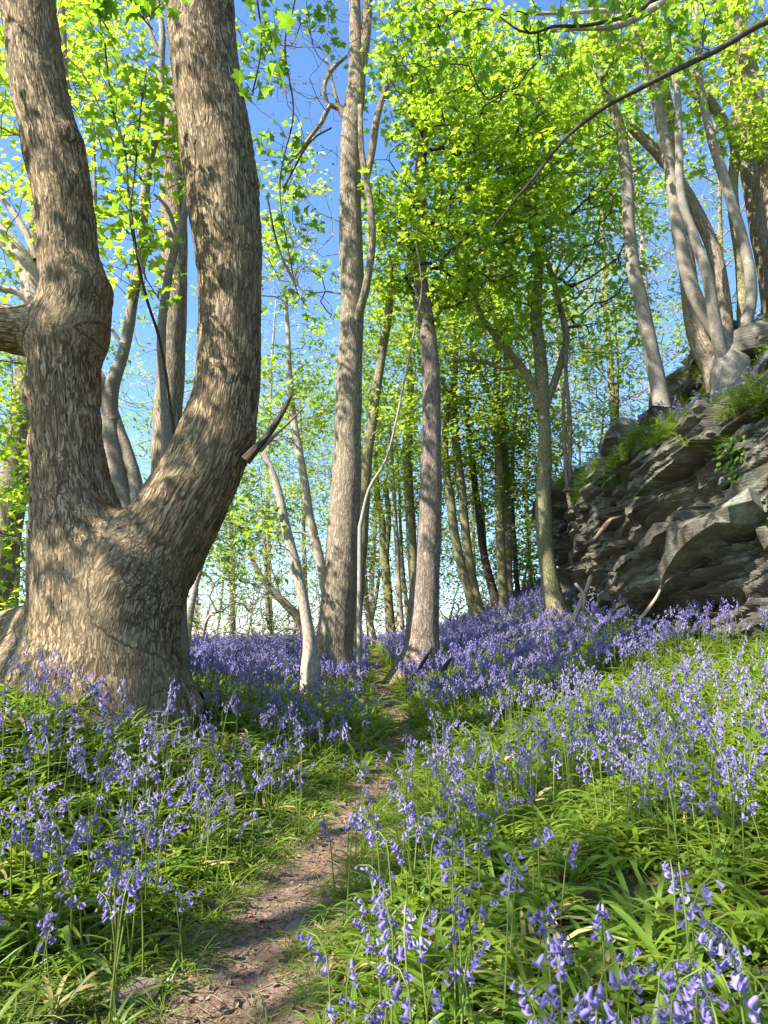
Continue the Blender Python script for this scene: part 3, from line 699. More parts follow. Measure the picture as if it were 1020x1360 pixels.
# tree standing on the rock
T('rock_top_tree', 'grey curving tree growing from the rock edge left of the many stemmed clump', [
  [(884, 585, 34), (879, 545, 24), (868, 480, 21), (856, 420, 19), (844, 370, 18), (836, 300, 16), (830, 220, 15), (822, 165, 13), (808, 130, 12), (795, 90, 10), (790, 50, 9), (785, 0, 8), (780, -120, 5)],
  [(846, 372, 8), (850, 250, 6), (838, 180, 5)][:0] or [(880, 590, 20), (884, 560, 18), (878, 520, 14)]], 10.1, M['bark_smooth'],
  crown=[(800, 60, 9.4, .9, 1, .8, 70), (760, 150, 9.8, 1.1, 1.2, .9, 80), (860, 30, 9.4, 1, 1, .7, 50)], per=.8, twig=M['twig'], minz=6.4)
# the clump on the rock: one tree with many stems
T('many_stemmed_tree', 'many stemmed tree clump with smooth curved stems from one base on top of the rock', [
  [(968, 482, 34), (962, 455, 24), (942, 425, 20), (920, 385, 18), (904, 330, 17), (895, 260, 16), (886, 200, 16), (874, 140, 14), (862, 90, 12), (846, 40, 10), (825, 0, 8), (800, -100, 6)],
  [(972, 500, 26), (978, 470, 22), (990, 430, 16), (998, 385, 15), (990, 330, 14), (972, 270, 13), (955, 215, 13), (942, 170, 11), (930, 110, 9), (926, 50, 7), (924, -40, 5)],
  [(956, 520, 36, 9.7), (948, 490, 32, 9.7), (934, 465, 28, 9.8), (922, 430, 24, 9.9), (914, 370, 22, 10), (908, 310, 19, 10), (898, 250, 17, 10), (892, 170, 16, 10), (880, 110, 14, 10), (868, 20, 10, 10), (860, -80, 8, 10)],
  [(962, 470, 26, 9.8), (962, 410, 20, 9.8), (950, 340, 18, 9.9), (930, 290, 16, 9.9), (905, 245, 15, 9.9), (875, 205, 14, 9.9), (848, 178, 13, 9.9), (836, 168, 9, 9.9)],
  [(968, 500, 22, 9.5), (960, 478, 18, 9.4), (952, 440, 16, 9.3), (940, 370, 14, 9.2), (920, 310, 12, 9.2), (904, 260, 11, 9.2), (902, 200, 10, 9.2), (900, 120, 8, 9.2), (895, 100, 7, 9.2), (885, 20, 5, 9.2)],
  [(990, 450, 18, 9.7), (985, 350, 16, 9.8), (972, 260, 14, 9.8), (975, 190, 12, 9.8), (940, 130, 12, 9.8), (910, 90, 9, 9.8), (880, 60, 6, 9.8)]],
  9.5, M['bark_smooth'], crown=[(880, 60, 9.3, 1.0, 1, .8, 70), (960, 60, 9.3, .9, 1, .8, 60), (900, 180, 10, .8, .8, .7, 30), (990, 150, 9.3, .6, .8, .7, 30)],
  per=.75, minz=6.6, twig=M['twig'], parts=['stem'] * 6, mats=['bark_smooth', 'bark_smooth', 'bark_mid', 'bark_mid', 'bark_smooth', 'bark_olive'])
T('right_edge_tree', 'thick brown tree leaning left at the right hand edge above the rock', [
  [(1040, 480, 34), (1028, 400, 29), (1015, 330, 27), (1002, 250, 26), (990, 180, 24), (980, 110, 22), (968, 60, 18), (958, 0, 14), (950, -120, 9)],
  [(1000, 240, 12), (975, 180, 12), (950, 150, 10), (915, 120, 8), (880, 95, 6)]], 10.4, M['bark_mid'],
  crown=[(1000, 60, 10, 1, 1, .9, 70), (940, -20, 10, 1, 1, .6, 50)], per=.7, minz=7)
T('outer_edge_tree', 'rough barked tree cut by the right edge of the picture above the rock', [
  [(1070, 480, 34), (1045, 360, 28), (1026, 260, 26), (1012, 180, 24), (1000, 110, 22), (988, 60, 18), (980, 0, 14), (970, -120, 9)]], 9.6, M['bark_mid'],
  crown=[(1010, 160, 9.3, .6, .7, .7, 50), (1010, 20, 9.5, .9, 1, .6, 50)], per=.8, minz=6.8)
# middle distance trunks
MID = [
 ('double_tree', 'dark twin trunk standing right of the reddish tree, its stems parting low down', [[(640, 850, 24), (632, 815, 17), (618, 770, 13), (606, 720, 12), (598, 660, 12), (590, 600, 10), (596, 520, 8)],
     [(648, 845, 20), (634, 800, 14), (622, 740, 12), (616, 680, 12), (608, 610, 12), (602, 540, 10), (604, 480, 9), (600, 380, 6)]], 15.0, 'bark_olive', [(610, 560, 14.5, 1.2, 1.3, 1.2, 120), (600, 440, 14.5, 1.3, 1.3, 1.4, 170)]),
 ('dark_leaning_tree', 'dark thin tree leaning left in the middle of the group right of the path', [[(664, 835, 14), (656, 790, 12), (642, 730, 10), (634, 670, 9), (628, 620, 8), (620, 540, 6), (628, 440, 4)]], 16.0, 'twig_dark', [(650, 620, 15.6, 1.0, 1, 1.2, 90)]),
 ('tall_dark_tree', 'tall dark upright tree left of the yellowish tree at the rock', [[(672, 832, 16), (668, 780, 13), (664, 700, 12), (662, 600, 11), (660, 520, 10), (662, 450, 9), (655, 380, 7), (640, 300, 5)],
     [(664, 590, 8), (655, 540, 6), (640, 500, 6), (628, 470, 5)]], 15.0, 'bark_olive', [(670, 540, 15, 1.2, 1.2, 1.3, 150), (640, 400, 15, 1.4, 1.4, 1.4, 200), (700, 440, 15.5, 1.3, 1.3, 1.3, 150)]),
 ('paired_dark_tree', 'slim brown tree close beside the tall dark upright one', [[(680, 830, 14), (676, 780, 11), (674, 700, 11), (672, 620, 10), (670, 560, 9), (672, 480, 8), (676, 400, 5)]], 15.6, 'bark_red', [(690, 640, 15.4, .9, 1, 1.0, 90)]),
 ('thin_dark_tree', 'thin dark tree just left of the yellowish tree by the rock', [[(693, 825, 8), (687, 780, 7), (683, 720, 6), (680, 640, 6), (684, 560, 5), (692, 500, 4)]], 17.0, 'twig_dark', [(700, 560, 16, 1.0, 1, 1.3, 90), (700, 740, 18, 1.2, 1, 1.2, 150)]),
 ('olive_trunk_tree', 'mossy upright tree seen just left of the reddish tree', [[(552, 880, 18), (550, 800, 15), (547, 720, 14), (543, 650, 13), (541, 590, 13), (545, 520, 10), (540, 440, 8)]], 16.0, 'bark_olive', [(540, 480, 15, 1.3, 1.3, 1.3, 150), (520, 640, 16, 1, 1, 1, 60)]),
 ('olive_leaning_tree', 'leaning mossy tree forking low between the tall tree and the reddish tree', [[(521, 865, 14), (517, 800, 12), (511, 740, 12), (508, 700, 10), (502, 660, 8), (498, 600, 6)], [(512, 740, 9), (516, 690, 7), (512, 640, 6)]], 17.0, 'bark_olive', [(490, 560, 16, 1.2, 1.2, 1.1, 110)]),
 ('thin_pale_tree', 'thin pale upright pole of a tree between the two trunks beside the path', [[(534, 865, 9), (531, 800, 8), (527, 730, 7), (524, 680, 6), (520, 610, 5), (515, 540, 4)]], 16.5, 'bark_pale', [(520, 400, 16, 1.4, 1.3, 1.2, 90)]),
 ('low_branching_tree', 'small pale tree leaning in the bright gap behind the tall straight tree', [[(500, 868, 9), (490, 820, 9), (483, 780, 8), (478, 740, 6), (470, 680, 4)], [(492, 830, 6), (500, 790, 5), (505, 760, 4)]], 18.0, 'bark_pale', [(480, 740, 18, 1.0, 1, .9, 70)]),
 ('left_gap_tree', 'slender tree leaning out from behind the massive trunk at its right', [[(243, 880, 12), (252, 820, 10), (262, 770, 8), (275, 730, 6), (290, 690, 4)]], 10.5, 'bark_pale', [(290, 680, 10.8, .9, .9, .8, 60)]),
 ('fallen_leaning_tree', 'dead trunk leaning across the bright gap left of the tall tree', [[(412, 850, 12), (392, 815, 11), (372, 795, 10), (350, 770, 8), (330, 735, 5)]], 15.0, 'twig', None),
]
for nm, lab, st, Yd, mt, cr in MID:
    tree(nm, lab, st, Yd, M[mt], crown=cr, per=1.7 if cr else 0, coll=C_far, twig=M['twig'], minz=1.9, k=10, smin=.6, smax=1.0, step=.25)
# bare and thinly leaved trees far behind: grey twigs against the sky
words = ['far behind the left edge of the massive trunk', 'far left beyond the broken pale stem', 'in the pale gap right of the massive trunk', 'beyond the snapped pale stem',
         'behind the tall straight tree', 'beyond the end of the path', 'behind the reddish tree', 'far off between the dark trunks', 'behind the yellowish tree', 'above the left end of the rock',
         'behind the top of the rock', 'beyond the many stemmed clump', 'at far right behind the clump', 'deep in the gap under the fork']
FAR = [(30, 20), (250, 26), (300, 22), (360, 24), (440, 27), (500, 24), (560, 26), (620, 23), (700, 25), (775, 19), (850, 17), (905, 16), (985, 15.5), (175, 19)]
for i, (px, Yd) in enumerate(FAR):
    r_ = random.Random(100 + i); x0 = at(px, 870, Yd)[0]; zg = float(ground(x0, Yd)); m = pxm(600, Yd); w0 = .22 / m
    pz = proj((x0, Yd, zg))[1]; H = r_.uniform(9, 13); lean = r_.uniform(-1.2, 1.2)
    pts = [(*proj((x0 + lean * t * t + .25 * math.sin(3 * t + i), Yd, zg - .1 + H * t))[:2], w0 * (1 - .75 * t)) for t in (0, .15, .3, .5, .7, .85, 1)]
    n = 400; v = rng.normal(size=(n, 3)); v /= np.linalg.norm(v, axis=1)[:, None]; v *= (rng.random(n)**.4)[:, None]
    A = np.array([x0 + lean * .5, Yd, zg + H * .66]) + v * [2.6, 2.2, H * .46]
    tree('bare_tree', 'bare twiggy tree ' + words[i], [pts], Yd, M['twig_pale'] if i % 2 else M['bark_olive'], crown=A, per=.42, coll=C_far, twig=M['twig_pale'], minz=zg + 1.5, k=8, smin=.5, smax=.9, step=.4,
         group='bare trees beyond the crest', tip=.006, grow=dict(step=.4))
# leafy shrubs and understorey that close the gaps low down
SH = [(120, 40, 12, 'high in the gap between the two thick stems'), (20, 560, 12, 'at the left edge beside the massive trunk'), (400, 560, 18, 'left of the tall straight tree at middle height'), (530, 640, 17, 'between the tall straight tree and the reddish one'), (640, 620, 17, 'right of the reddish tree at middle height'), (15, 760, 11, 'at the left edge behind the massive trunk'), (350, 690, 17, 'left of the tall straight tree'), (620, 720, 20, 'behind the twin dark trunk'), (705, 770, 17, 'between the dark trunks and the yellowish tree'), (820, 470, 15, 'behind the rock top, left of the curving tree'), (480, 620, 20, 'high behind the tall straight tree'), (770, 600, 18, 'behind the left corner of the rock')]
for i, (px, py, Yd, w_) in enumerate(SH):
    c = at(px, py, Yd); zg = float(ground(c[0], Yd)); pb = proj((c[0] + .3, Yd, zg - .1)); m = 1 / pxm(py, Yd)
    st = [(pb[0], pb[1], .14 * m), (px + 4, (pb[1] + py) / 2, .10 * m), (px, py, .05 * m), (px - 5, py - 1.2 * m, .02 * m)]
    A = c + rng.normal(size=(230, 3)) * [1.1, .9, .9]
    tree('leafy_sapling', 'leafy green sapling ' + w_, [st], Yd, M['bark_olive'], crown=A, per=1.3, coll=C_far, twig=M['twig'], minz=zg + .5, k=8, smin=.6, smax=1.0, step=.3, cat='sapling')
BU = [(262, 830, 20, 'low in the pale gap close to the massive trunk'), (310, 835, 23, 'low beyond the flowers left of the snapped stem'), (368, 835, 22, 'low beyond the flowers beside the snapped stem'), (405, 840, 24, 'low behind the foot of the tall straight tree'), (478, 840, 25, 'low at the far end of the path'), (520, 830, 24, 'low between the path end and the reddish tree'), (625, 800, 24, 'low behind the twin dark trunk'), (665, 790, 22, 'low behind the tall dark upright tree'), (275, 800, 16, 'in the pale gap right of the massive trunk'), (335, 780, 19, 'behind the snapped pale stem'), (395, 800, 16, 'just left of the tall straight tree'), (490, 800, 21, 'in the gap beyond the path end'), (600, 800, 20, 'in the gap right of the reddish tree'), (700, 740, 19, 'left of the yellowish tree'), (20, 820, 13, 'at the far left edge low down'), (300, 640, 22, 'high in the gap right of the massive trunk'), (800, 520, 17, 'behind the left top of the rock'), (440, 640, 24, 'high behind the tall straight tree')]
for i, (px, py, Yd, w_) in enumerate(BU):
    c = at(px, py, Yd); zg = float(ground(c[0], Yd)); m = 1 / pxm(py, Yd); pb = proj((c[0] - .2, Yd, zg - .1))
    st = [(pb[0], pb[1], .10 * m), (px - 3, (pb[1] + py) / 2, .07 * m), (px + 3, py, .04 * m)]
    A = c + rng.normal(size=(320, 3)) * [1.2, 1.0, 1.0]
    tree('bare_sapling', 'thin twiggy sapling barely in leaf ' + w_, [st], Yd, M['twig_pale'], crown=A, per=.42, coll=C_far, twig=M['twig_pale'], minz=zg + .2, k=7, smin=.4, smax=.8, step=.3, cat='sapling', tip=.0055)

# unseen trees added on the left and behind the camera to dapple the ground
OFF = [(-5.4, .2, 7.6, 2.2, 1.9, 170), (-6.1, 3.6, 6.6, 1.9, 1.9, 230), (-8.8, .6, 9.5, 2.2, 2.0, 130), (-9.5, 5.5, 9.0, 3.2, 2.4, 480), (-4.8, -3.6, 8.0, 2.4, 2.0, 230), (-11.5, 10.5, 10, 3.6, 2.6, 430), (-5.2, 9.5, 9.0, 2.2, 2.0, 240)]
offw = ['on the bank left of the foreground', 'close to the left of the massive tree', 'left of the camera', 'left of the massive tree', 'behind the camera', 'far to the left', 'behind the massive tree']
for i, (x0, y0, zc, rr, rz, n) in enumerate(OFF):
    zg = float(ground(x0, y0)); root = empty('shade_tree', (x0, y0, zg)); sk = Skel()
    H = zc + rz; zz = np.linspace(zg - .2, H, 30); tq = (zz - zz[0]) / (H - zg)
    P = np.stack([x0 + .4 * np.sin(tq * 3 + i), y0 + .3 * np.cos(tq * 4 + i), zz], -1); r = .24 * (1 - .8 * tq)
    a = MeshAcc(); a.tube(P, r, 14, lump=.08, seed=i); a.build('trunk', M['bark_mid'], root); sk.chain(P, r)
    v = rng.normal(size=(n, 3)); v /= np.linalg.norm(v, axis=1)[:, None]; v *= (rng.random(n)**.4)[:, None]
    A = np.array([x0, y0, zc]) + v * [rr, rr, rz]; g = fbm(A[:, 0] * .8, A[:, 1] * .8, A[:, 2] * .8, 2, 50 + i); A = A[g > .04]
    sk.grow(A, step=.35, minz=4.0); sk.radii(.005); t = MeshAcc(); sk.twigs(t); tag(t.build('twigs', M['twig'], root), kind='stuff')
    foliage(leaf_points(sk, .9, 3, .2), C_leaf, root, 8, 1.0, 1.7)
    tag(root, 'broad leafy tree added for its shade, standing ' + offw[i] + ' out of the picture', 'tree')

# overhanging boughs with leaves one can pick out
LEAFM = []
for i in range(4):
    V, Fc = leaf_geo(.10, .12 + .1 * i, .1 + .15 * i); LEAFM.append(mesh_from('leaf', V, Fc, M['leaf_near'], smooth=False))
def hang_leaves(sk, parent, n, spread=.05, size=(.6, 1.15), vis=True):
    m = np.nonzero((sk.R0[:sk.n] == 0) & (sk.desc[:sk.n] <= 3))[0]; rng.shuffle(m); c = 0
    for q in np.tile(m, 6):
        if c >= n: break
        p = sk.P[q] + rng.normal(0, spread, 3)
        x, y, d = proj(p)
        if vis and not (-30 < x < 1050 and -30 < y < 1390 and d > 0): continue
        o = bpy.data.objects.new('leaf', LEAFM[int(rng.integers(4))]); link(o, parent); o.matrix_parent_inverse = Matrix.Translation(-Vector(parent.location))
        o.location = [float(v) for v in p]; o.scale = [float(rng.uniform(*size))] * 3
        o.rotation_euler = (float(rng.normal(-.35, .4)), float(rng.normal(0, .35)), float(rng.uniform(0, 6.28))); c += 1
def bough(name, label, stems, Yd, mat, crown, n, twig, cat='tree', size=(.6, 1.15), grow=None, minz=-9, tip=.0025, extra=0, part='bough', root_at=None):
    sk = Skel(); root = empty(name, root_at if root_at is not None else at(*stems[0][0][:2], stems[0][0][3] if len(stems[0][0]) > 3 else Yd))
    for i, s_ in enumerate(stems):
        P, r = path_pts(s_, Yd, .08, .012, 5 + i); par = -1 if i == 0 else int(np.argmin(np.linalg.norm(sk.P[:sk.n] - P[0], axis=1)))
        a = MeshAcc(); a.tube(P, r, 8 if r.max() < .04 else 12, lump=.08, seed=i); a.build(part, mat, root); sk.chain(P, r, par)
    sk.grow(blobs(crown), step=.09, wig=.25, up=.05, **(grow or {})); sk.radii(tip); t = MeshAcc(); sk.twigs(t)
    if t.n: tag(t.build('twigs', twig, root), kind='stuff')
    hang_leaves(sk, root, n, size=size)
    if extra: foliage(leaf_points(sk, extra, 3, .08), C_leaf, root, 8, .7, 1.1)
    tag(root, label, cat); return root, sk
# tree out of frame at right: its long dark bough crosses the top right
bough('overhanging_tree', 'long dark bough slanting down from the top right corner', [
  [(1420, 900, 60, 5.2), (1400, 500, 54, 5.2), (1340, 150, 46, 5.2), (1230, -20, 26, 5.1), (1120, 0, 15, 5.1), (1020, 28, 9, 5.1), (960, 62, 8, 5.1), (900, 92, 7.2, 5.1), (850, 118, 6.5, 5.1), (800, 145, 6, 5.1), (750, 185, 5, 5.1), (710, 235, 4, 5.1), (672, 280, 2.6, 5.1), (655, 300, 1.6, 5.1)],
  [(1380, 320, 30, 5.2), (1200, -60, 18, 5.4), (1020, -40, 14, 5.5), (880, -6, 7, 5.5), (850, 14, 6, 5.5), (815, 26, 5, 5.5), (770, 34, 4.5, 5.5), (735, 34, 4, 5.5), (715, 42, 3.5, 5.5), (690, 40, 3, 5.5), (650, 10, 2, 5.5)]],
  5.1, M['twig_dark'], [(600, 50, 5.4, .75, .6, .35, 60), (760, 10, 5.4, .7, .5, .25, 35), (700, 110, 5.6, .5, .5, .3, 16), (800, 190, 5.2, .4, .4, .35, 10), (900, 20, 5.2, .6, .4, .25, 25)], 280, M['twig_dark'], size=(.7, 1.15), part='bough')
bough('pale_bough_tree', 'pale crooked bough running level along the top right edge', [
  [(1300, 700, 44, 7.2), (1280, 200, 34, 7.2), (1150, -60, 20, 7.2), (900, -20, 13, 7.2), (878, 3, 12, 7.2), (850, 20, 11, 7.2), (818, 34, 10, 7.2), (780, 36, 8, 7.2), (745, 38, 7, 7.2), (715, 42, 5, 7.2)],
  [(850, 15, 7, 7.2), (800, 14, 6, 7.2), (750, 17, 5, 7.2), (700, 18, 4, 7.2), (660, 15, 3, 7.2)]], 7.2, M['bark_pale'],
  [(740, 60, 7.2, .9, .6, .5, 35), (860, 120, 7.2, .8, .6, .5, 25)], 60, M['twig'], size=(.8, 1.1))
# leafy shoots hanging in front of the massive tree, top left
bough('hanging_shoots', 'leafy shoots with large maple like leaves hanging at the top left', [
  [(150, -260, 14, 3.4), (150, -120, 9, 3.4), (160, -40, 5, 3.4), (180, 10, 3, 3.4), (205, 40, 2, 3.4)],
  [(150, -120, 6, 3.4), (120, -40, 4, 3.4), (128, 10, 2.5, 3.4), (145, 40, 2, 3.4)],
  [(150, -200, 8, 3.4), (270, -120, 5, 3.3), (330, -40, 3, 3.3), (348, 30, 2.5, 3.3), (345, 80, 2.4, 3.3), (336, 120, 2, 3.3)]], 3.4, M['twig_dark'],
  [(135, 22, 3.4, .14, .15, .10, 9), (205, 10, 3.4, .12, .12, .10, 8), (330, 110, 3.3, .06, .08, .07, 5), (352, 50, 3.3, .08, .1, .12, 7), (330, -10, 3.3, .10, .1, .06, 4), (160, 0, 3.4, .12, .1, .06, 5)], 52, M['twig_dark'], size=(.75, 1.1), part='shoot')
bough('slender_shoot_tree', 'thin dark stems with broad leaves between the two thick stems', [
  [(240, 650, 6, 6.0), (226, 540, 4, 5.9), (212, 450, 4, 5.6), (194, 390, 4, 5.2), (180, 330, 3.6), (170, 260, 3.4), (165, 200, 3.2), (150, 150, 3), (142, 100, 3), (138, 50, 2.4)],
  [(165, 200, 3), (150, 190, 2.6), (118, 110, 2.4), (85, 70, 2)], [(192, 370, 3), (172, 300, 2.6), (176, 250, 2.4), (195, 90, 2)]], 5.0, M['twig_dark'],
  [(175, 205, 5.0, .20, .3, .28, 26), (200, 310, 5.0, .15, .2, .18, 12), (170, 130, 5.0, .25, .3, .25, 20), (215, 385, 5.0, .1, .2, .08, 6), (150, 270, 5, .18, .2, .2, 12), (130, 60, 5, .2, .2, .15, 10)], 150, M['twig_dark'], size=(.55, .95))
bough('side_shoot_tree', 'leafy shoots spreading in the blue gap right of the thick right hand stem', [
  [(380, -400, 10, 6.4), (395, -60, 3.5, 6.4), (378, 60, 2.8, 6.4), (390, 150, 2.4, 6.4), (372, 250, 2, 6.4), (392, 380, 1.5, 6.4)],
  [(392, 380, 3.4, 6.4), (370, 330, 3, 6.4), (355, 260, 2.5, 6.4)], [(375, 250, 3, 6.4), (410, 190, 2.6, 6.4), (440, 170, 2, 6.4)]], 6.4, M['twig_dark'],
  [(360, 60, 6.4, .35, .4, .5, 36), (370, 210, 6.4, .3, .4, .4, 26), (400, 300, 6.4, .35, .4, .35, 24), (380, 400, 6.4, .3, .4, .25, 12), (430, 50, 6.4, .25, .3, .4, 18)], 250, M['twig'], size=(.6, .95))
# ------------------------------------------------------------------ the rock outcrop
def face_at(px, py):
    ys = np.linspace(3, 13, 600); u = (px - 510) / F; v = (680 - py) / F
    xs = u * ys / (CT - v * ST); d = xs - np.interp(ys, XRY, XR); j = int(np.argmin(np.abs(d))); return at(px, py, float(ys[j]))
rock = empty('rock_outcrop', (3.6, 9, float(ground(3.3, 9.0))))
tag(rock, 'dark overhanging outcrop of slaty layered rock on the right with mossy ledges', 'rock')
PT = np.array([0, .12, .3, .5, .66, .8, .9, 1.0]); PDX = np.array([-.05, .0, -.12, -.25, -.22, .04, .5, 1.15]); PZR = np.array([-.4, .1, .75, 1.5, 2.15, 2.65, 2.95, 3.05])
def rock_surface(y, t, disp=True):
    """point on the outcrop: y along it, t from foot to the back of the top"""
    xr = np.interp(y, XRY, XR); z0 = ground(xr - .15, y, False)
    end = sm((13.2 - y) / .5); hs = (.80 + .12 * fbm(y * .7, 3.3, 0, 3, 60)) * end + .05
    x = xr + np.interp(t, PT, PDX); z = z0 + np.interp(t, PT, PZR) * hs + (1 - hs) * 0
    if disp:
        b = z + .26 * (y - 8) + .05 * fbm(y * 1.1, z * .8, 0, 2, 61)
        lay = b / .105; k = np.floor(lay); f = lay - k
        hk = _hash(k.astype(np.int64), np.int64(3), np.int64(5), 62)
        blk = np.floor(y / (.35 + .9 * hk) + hk * 17); hb = _hash(k.astype(np.int64), blk.astype(np.int64), np.int64(1), 63)
        lay2 = b / .62; k2 = np.floor(lay2); blk2 = np.floor(y / 1.3 + _hash(k2.astype(np.int64), np.int64(1), np.int64(1), 65) * 9)
        hb2 = _hash(k2.astype(np.int64), blk2.astype(np.int64), np.int64(7), 64)
        d = (.15 * hb + .50 * hb2 - .05 * (f < .18) + .05 * fbm(y * 4, z * 9, 0, 4, 66) - .12) * sm(t / .1) * sm((1 - t) / .12)
        x = x - d * end; z = z + .05 * hb * sm((t - .75) / .1)
    return x, z
ys = np.arange(2.6, 13.3, .026); ts = np.linspace(0, 1, 190)
YY, TT = np.meshgrid(ys, ts); XX, ZZ = rock_surface(YY, TT)
idx = np.arange(YY.size).reshape(YY.shape)
Q = np.stack([idx[:-1, :-1], idx[:-1, 1:], idx[1:, 1:], idx[1:, :-1]], -1).reshape(-1, 4)
mobj('bedrock', mesh_from('bedrock', np.stack([XX, YY, ZZ], -1).reshape(-1, 3), Q, M['rock'], smooth=False), rock)
def cube_sphere(n):
    V = []; Fq = []; key = {}
    g = np.linspace(-1, 1, n + 1)
    for ax in range(3):
        for s in (-1, 1):
            ids = np.zeros((n + 1, n + 1), int)
            for i in range(n + 1):
                for j in range(n + 1):
                    p = [0, 0, 0]; p[ax] = s; p[(ax+1) % 3] = g[i]; p[(ax+2) % 3] = g[j]; kk = tuple(round(c, 5) for c in p)
                    if kk not in key: key[kk] = len(V); V.append(p)
                    ids[i, j] = key[kk]
            for i in range(n):
                for j in range(n):
                    q = (ids[i, j], ids[i+1, j], ids[i+1, j+1], ids[i, j+1]); Fq.append(q if s > 0 else q[::-1])
    V = np.array(V, float); return V / np.linalg.norm(V, axis=1)[:, None], np.array(Fq)
CS = {n: cube_sphere(n) for n in (3, 6, 30)}
def slab_mesh(seed, n=6, flat=.3, strata=.06, facets=9, mat='rock', name='slab', fine=False):
    r = np.random.default_rng(seed); D, Fq = CS[n]
    nr = r.normal(size=(facets, 3)); nr[:, 2] *= .35; nr /= np.linalg.norm(nr, axis=1)[:, None]
    nr = np.vstack([nr, [[.08, .05, 1], [.03, -.06, -1]]]); nr /= np.linalg.norm(nr, axis=1)[:, None]
    ds = np.concatenate([r.uniform(.75, 1.1, facets), [flat, flat]])
    den = D @ nr.T; rad = np.min(np.where(den > .02, ds / np.maximum(den, .02), 9), axis=1); V = D * np.minimum(rad, 1.35)[:, None]
    k = np.floor(V[:, 2] / (flat * .33) + r.uniform()); hs = _hash(k.astype(np.int64), np.int64(seed), np.int64(2), 7)
    V[:, :2] *= (1 + strata * 2.2 * (hs - .5))[:, None]
    V += .045 * np.stack([fbm(V[:, 0] * 2.5, V[:, 1] * 2.5, V[:, 2] * 5 + s * 7, 3, seed + s) for s in range(3)], -1) * [1, 1, flat * 1.2]
    if fine:
        zz = V[:, 2] + .10 * fbm(V[:, 0] * 1.3, V[:, 1] * 1.3, 0, 3, seed + 50)
        for th, am in ((.21, .10), (.085, .06)):
            k = np.floor(zz / th); h1 = _hash(k.astype(np.int64), np.floor(V[:, 1] * 1.7 + k * .37).astype(np.int64), np.int64(2), seed)
            V[:, :2] *= (1 + am * 2 * (h1 - .5))[:, None]
        V += .05 * np.stack([fbm(V[:, 0] * 5, V[:, 1] * 5, V[:, 2] * 9 + s * 7, 4, seed + s) for s in range(3)], -1)
    return mesh_from(name, V, Fq, M[mat], smooth=False)
SL = [slab_mesh(200 + i, 6, [.12, .18, .26, .36][i % 4]) for i in range(16)]
def put(name, me, loc, rot, sc, parent=None, label=None):
    o = bpy.data.objects.new(name, me); link(o, parent)
    if parent is not None: o.matrix_parent_inverse = Matrix.Translation(-Vector(parent.location))
    o.location = [float(c) for c in loc]; o.rotation_euler = [float(c) for c in rot]; o.scale = [float(c) for c in sc] if hasattr(sc, '__len__') else [float(sc)] * 3
    if label: o['label'] = label
    return o
rr_ = np.random.default_rng(77); nsl = 0
for i in range(150):
    y = rr_.uniform(5.6, 12.9); t = rr_.uniform(.06, .93)
    x, z = rock_surface(np.array(y), np.array(t), True)
    s = rr_.choice([.12, .20, .32, .50], p=[.35, .35, .22, .08]) * (1.0 if y < 9.5 else .85)
    put('slab', SL[int(rr_.integers(16))], (float(x) + s * .72, y, float(z)), (R(-14) + rr_.normal(0, .07), rr_.normal(.05, .08), rr_.normal(0, .35)), (s * rr_.uniform(.8, 1.1), s * rr_.uniform(1.0, 1.6), s * rr_.uniform(.6, 1.1)), rock)
for i in range(150):                                        # small thin plates stacked at the left end
    y = rr_.uniform(9.8, 12.9); t = rr_.uniform(.05, .8); x, z = rock_surface(np.array(y), np.array(t), True); s = rr_.uniform(.07, .24)
    put('slab', SL[int(rr_.integers(16))], (float(x) + s * .45, y, float(z)), (R(-12) + rr_.normal(0, .08), rr_.normal(.05, .1), rr_.normal(0, .5)), (s, s * rr_.uniform(1.0, 1.6), s * rr_.uniform(.6, 1.0)), rock)
for i in range(46):                                         # blocks breaking through the grass above
    y = rr_.uniform(6.0, 12.0); x = float(np.interp(y, XRY, XR)) + rr_.uniform(.95, 2.3); s = rr_.uniform(.15, .42)
    put('slab', SL[int(rr_.integers(16))], (x, y, float(ground(x, y)) - s * .05), (R(-14) + rr_.normal(0, .1), R(-20) + rr_.normal(0, .1), rr_.normal(0, .5)), (s, s * 1.4, s * rr_.uniform(.8, 1.3)), rock)
# the large slabs that give the face its outline: px, py, half sizes along/height, tilt
BIG = [(925, 655, .85, .42, -20, 0, 'large pale lichened slab jutting from the middle of the face'), (985, 665, .8, .5, -16, 1, None), (930, 798, .95, .30, -16, 2, 'long dark overhanging slab low on the face'), (1000, 770, .8, .3, -14, 3, None),
       (895, 612, .45, .12, -12, 4, None), (960, 604, .5, .12, -12, 5, None), (845, 700, .35, .14, -6, 7, None), (840, 740, .5, .12, -4, 8, None), (835, 765, .55, .20, -8, 9, None),
       (880, 720, .45, .14, -10, 12, None), (975, 828, .8, .14, -8, 13, 'low slab lying among the flowers at the foot of the face'), (800, 760, .4, .2, -5, 14, None), (870, 575, .35, .12, -5, 15, None)]
for (px, py, a, hgt, tl, sd, lb) in BIG:
    p = face_at(px, py); me = slab_mesh(300 + sd, 30, .95, .10, 10, fine=True)
    put('slab', me, p + [.34, 0, 0], (R(tl), R(6), R(rr_.uniform(-14, 14))), (.62, a * .95, hgt * .62), rock, lb)

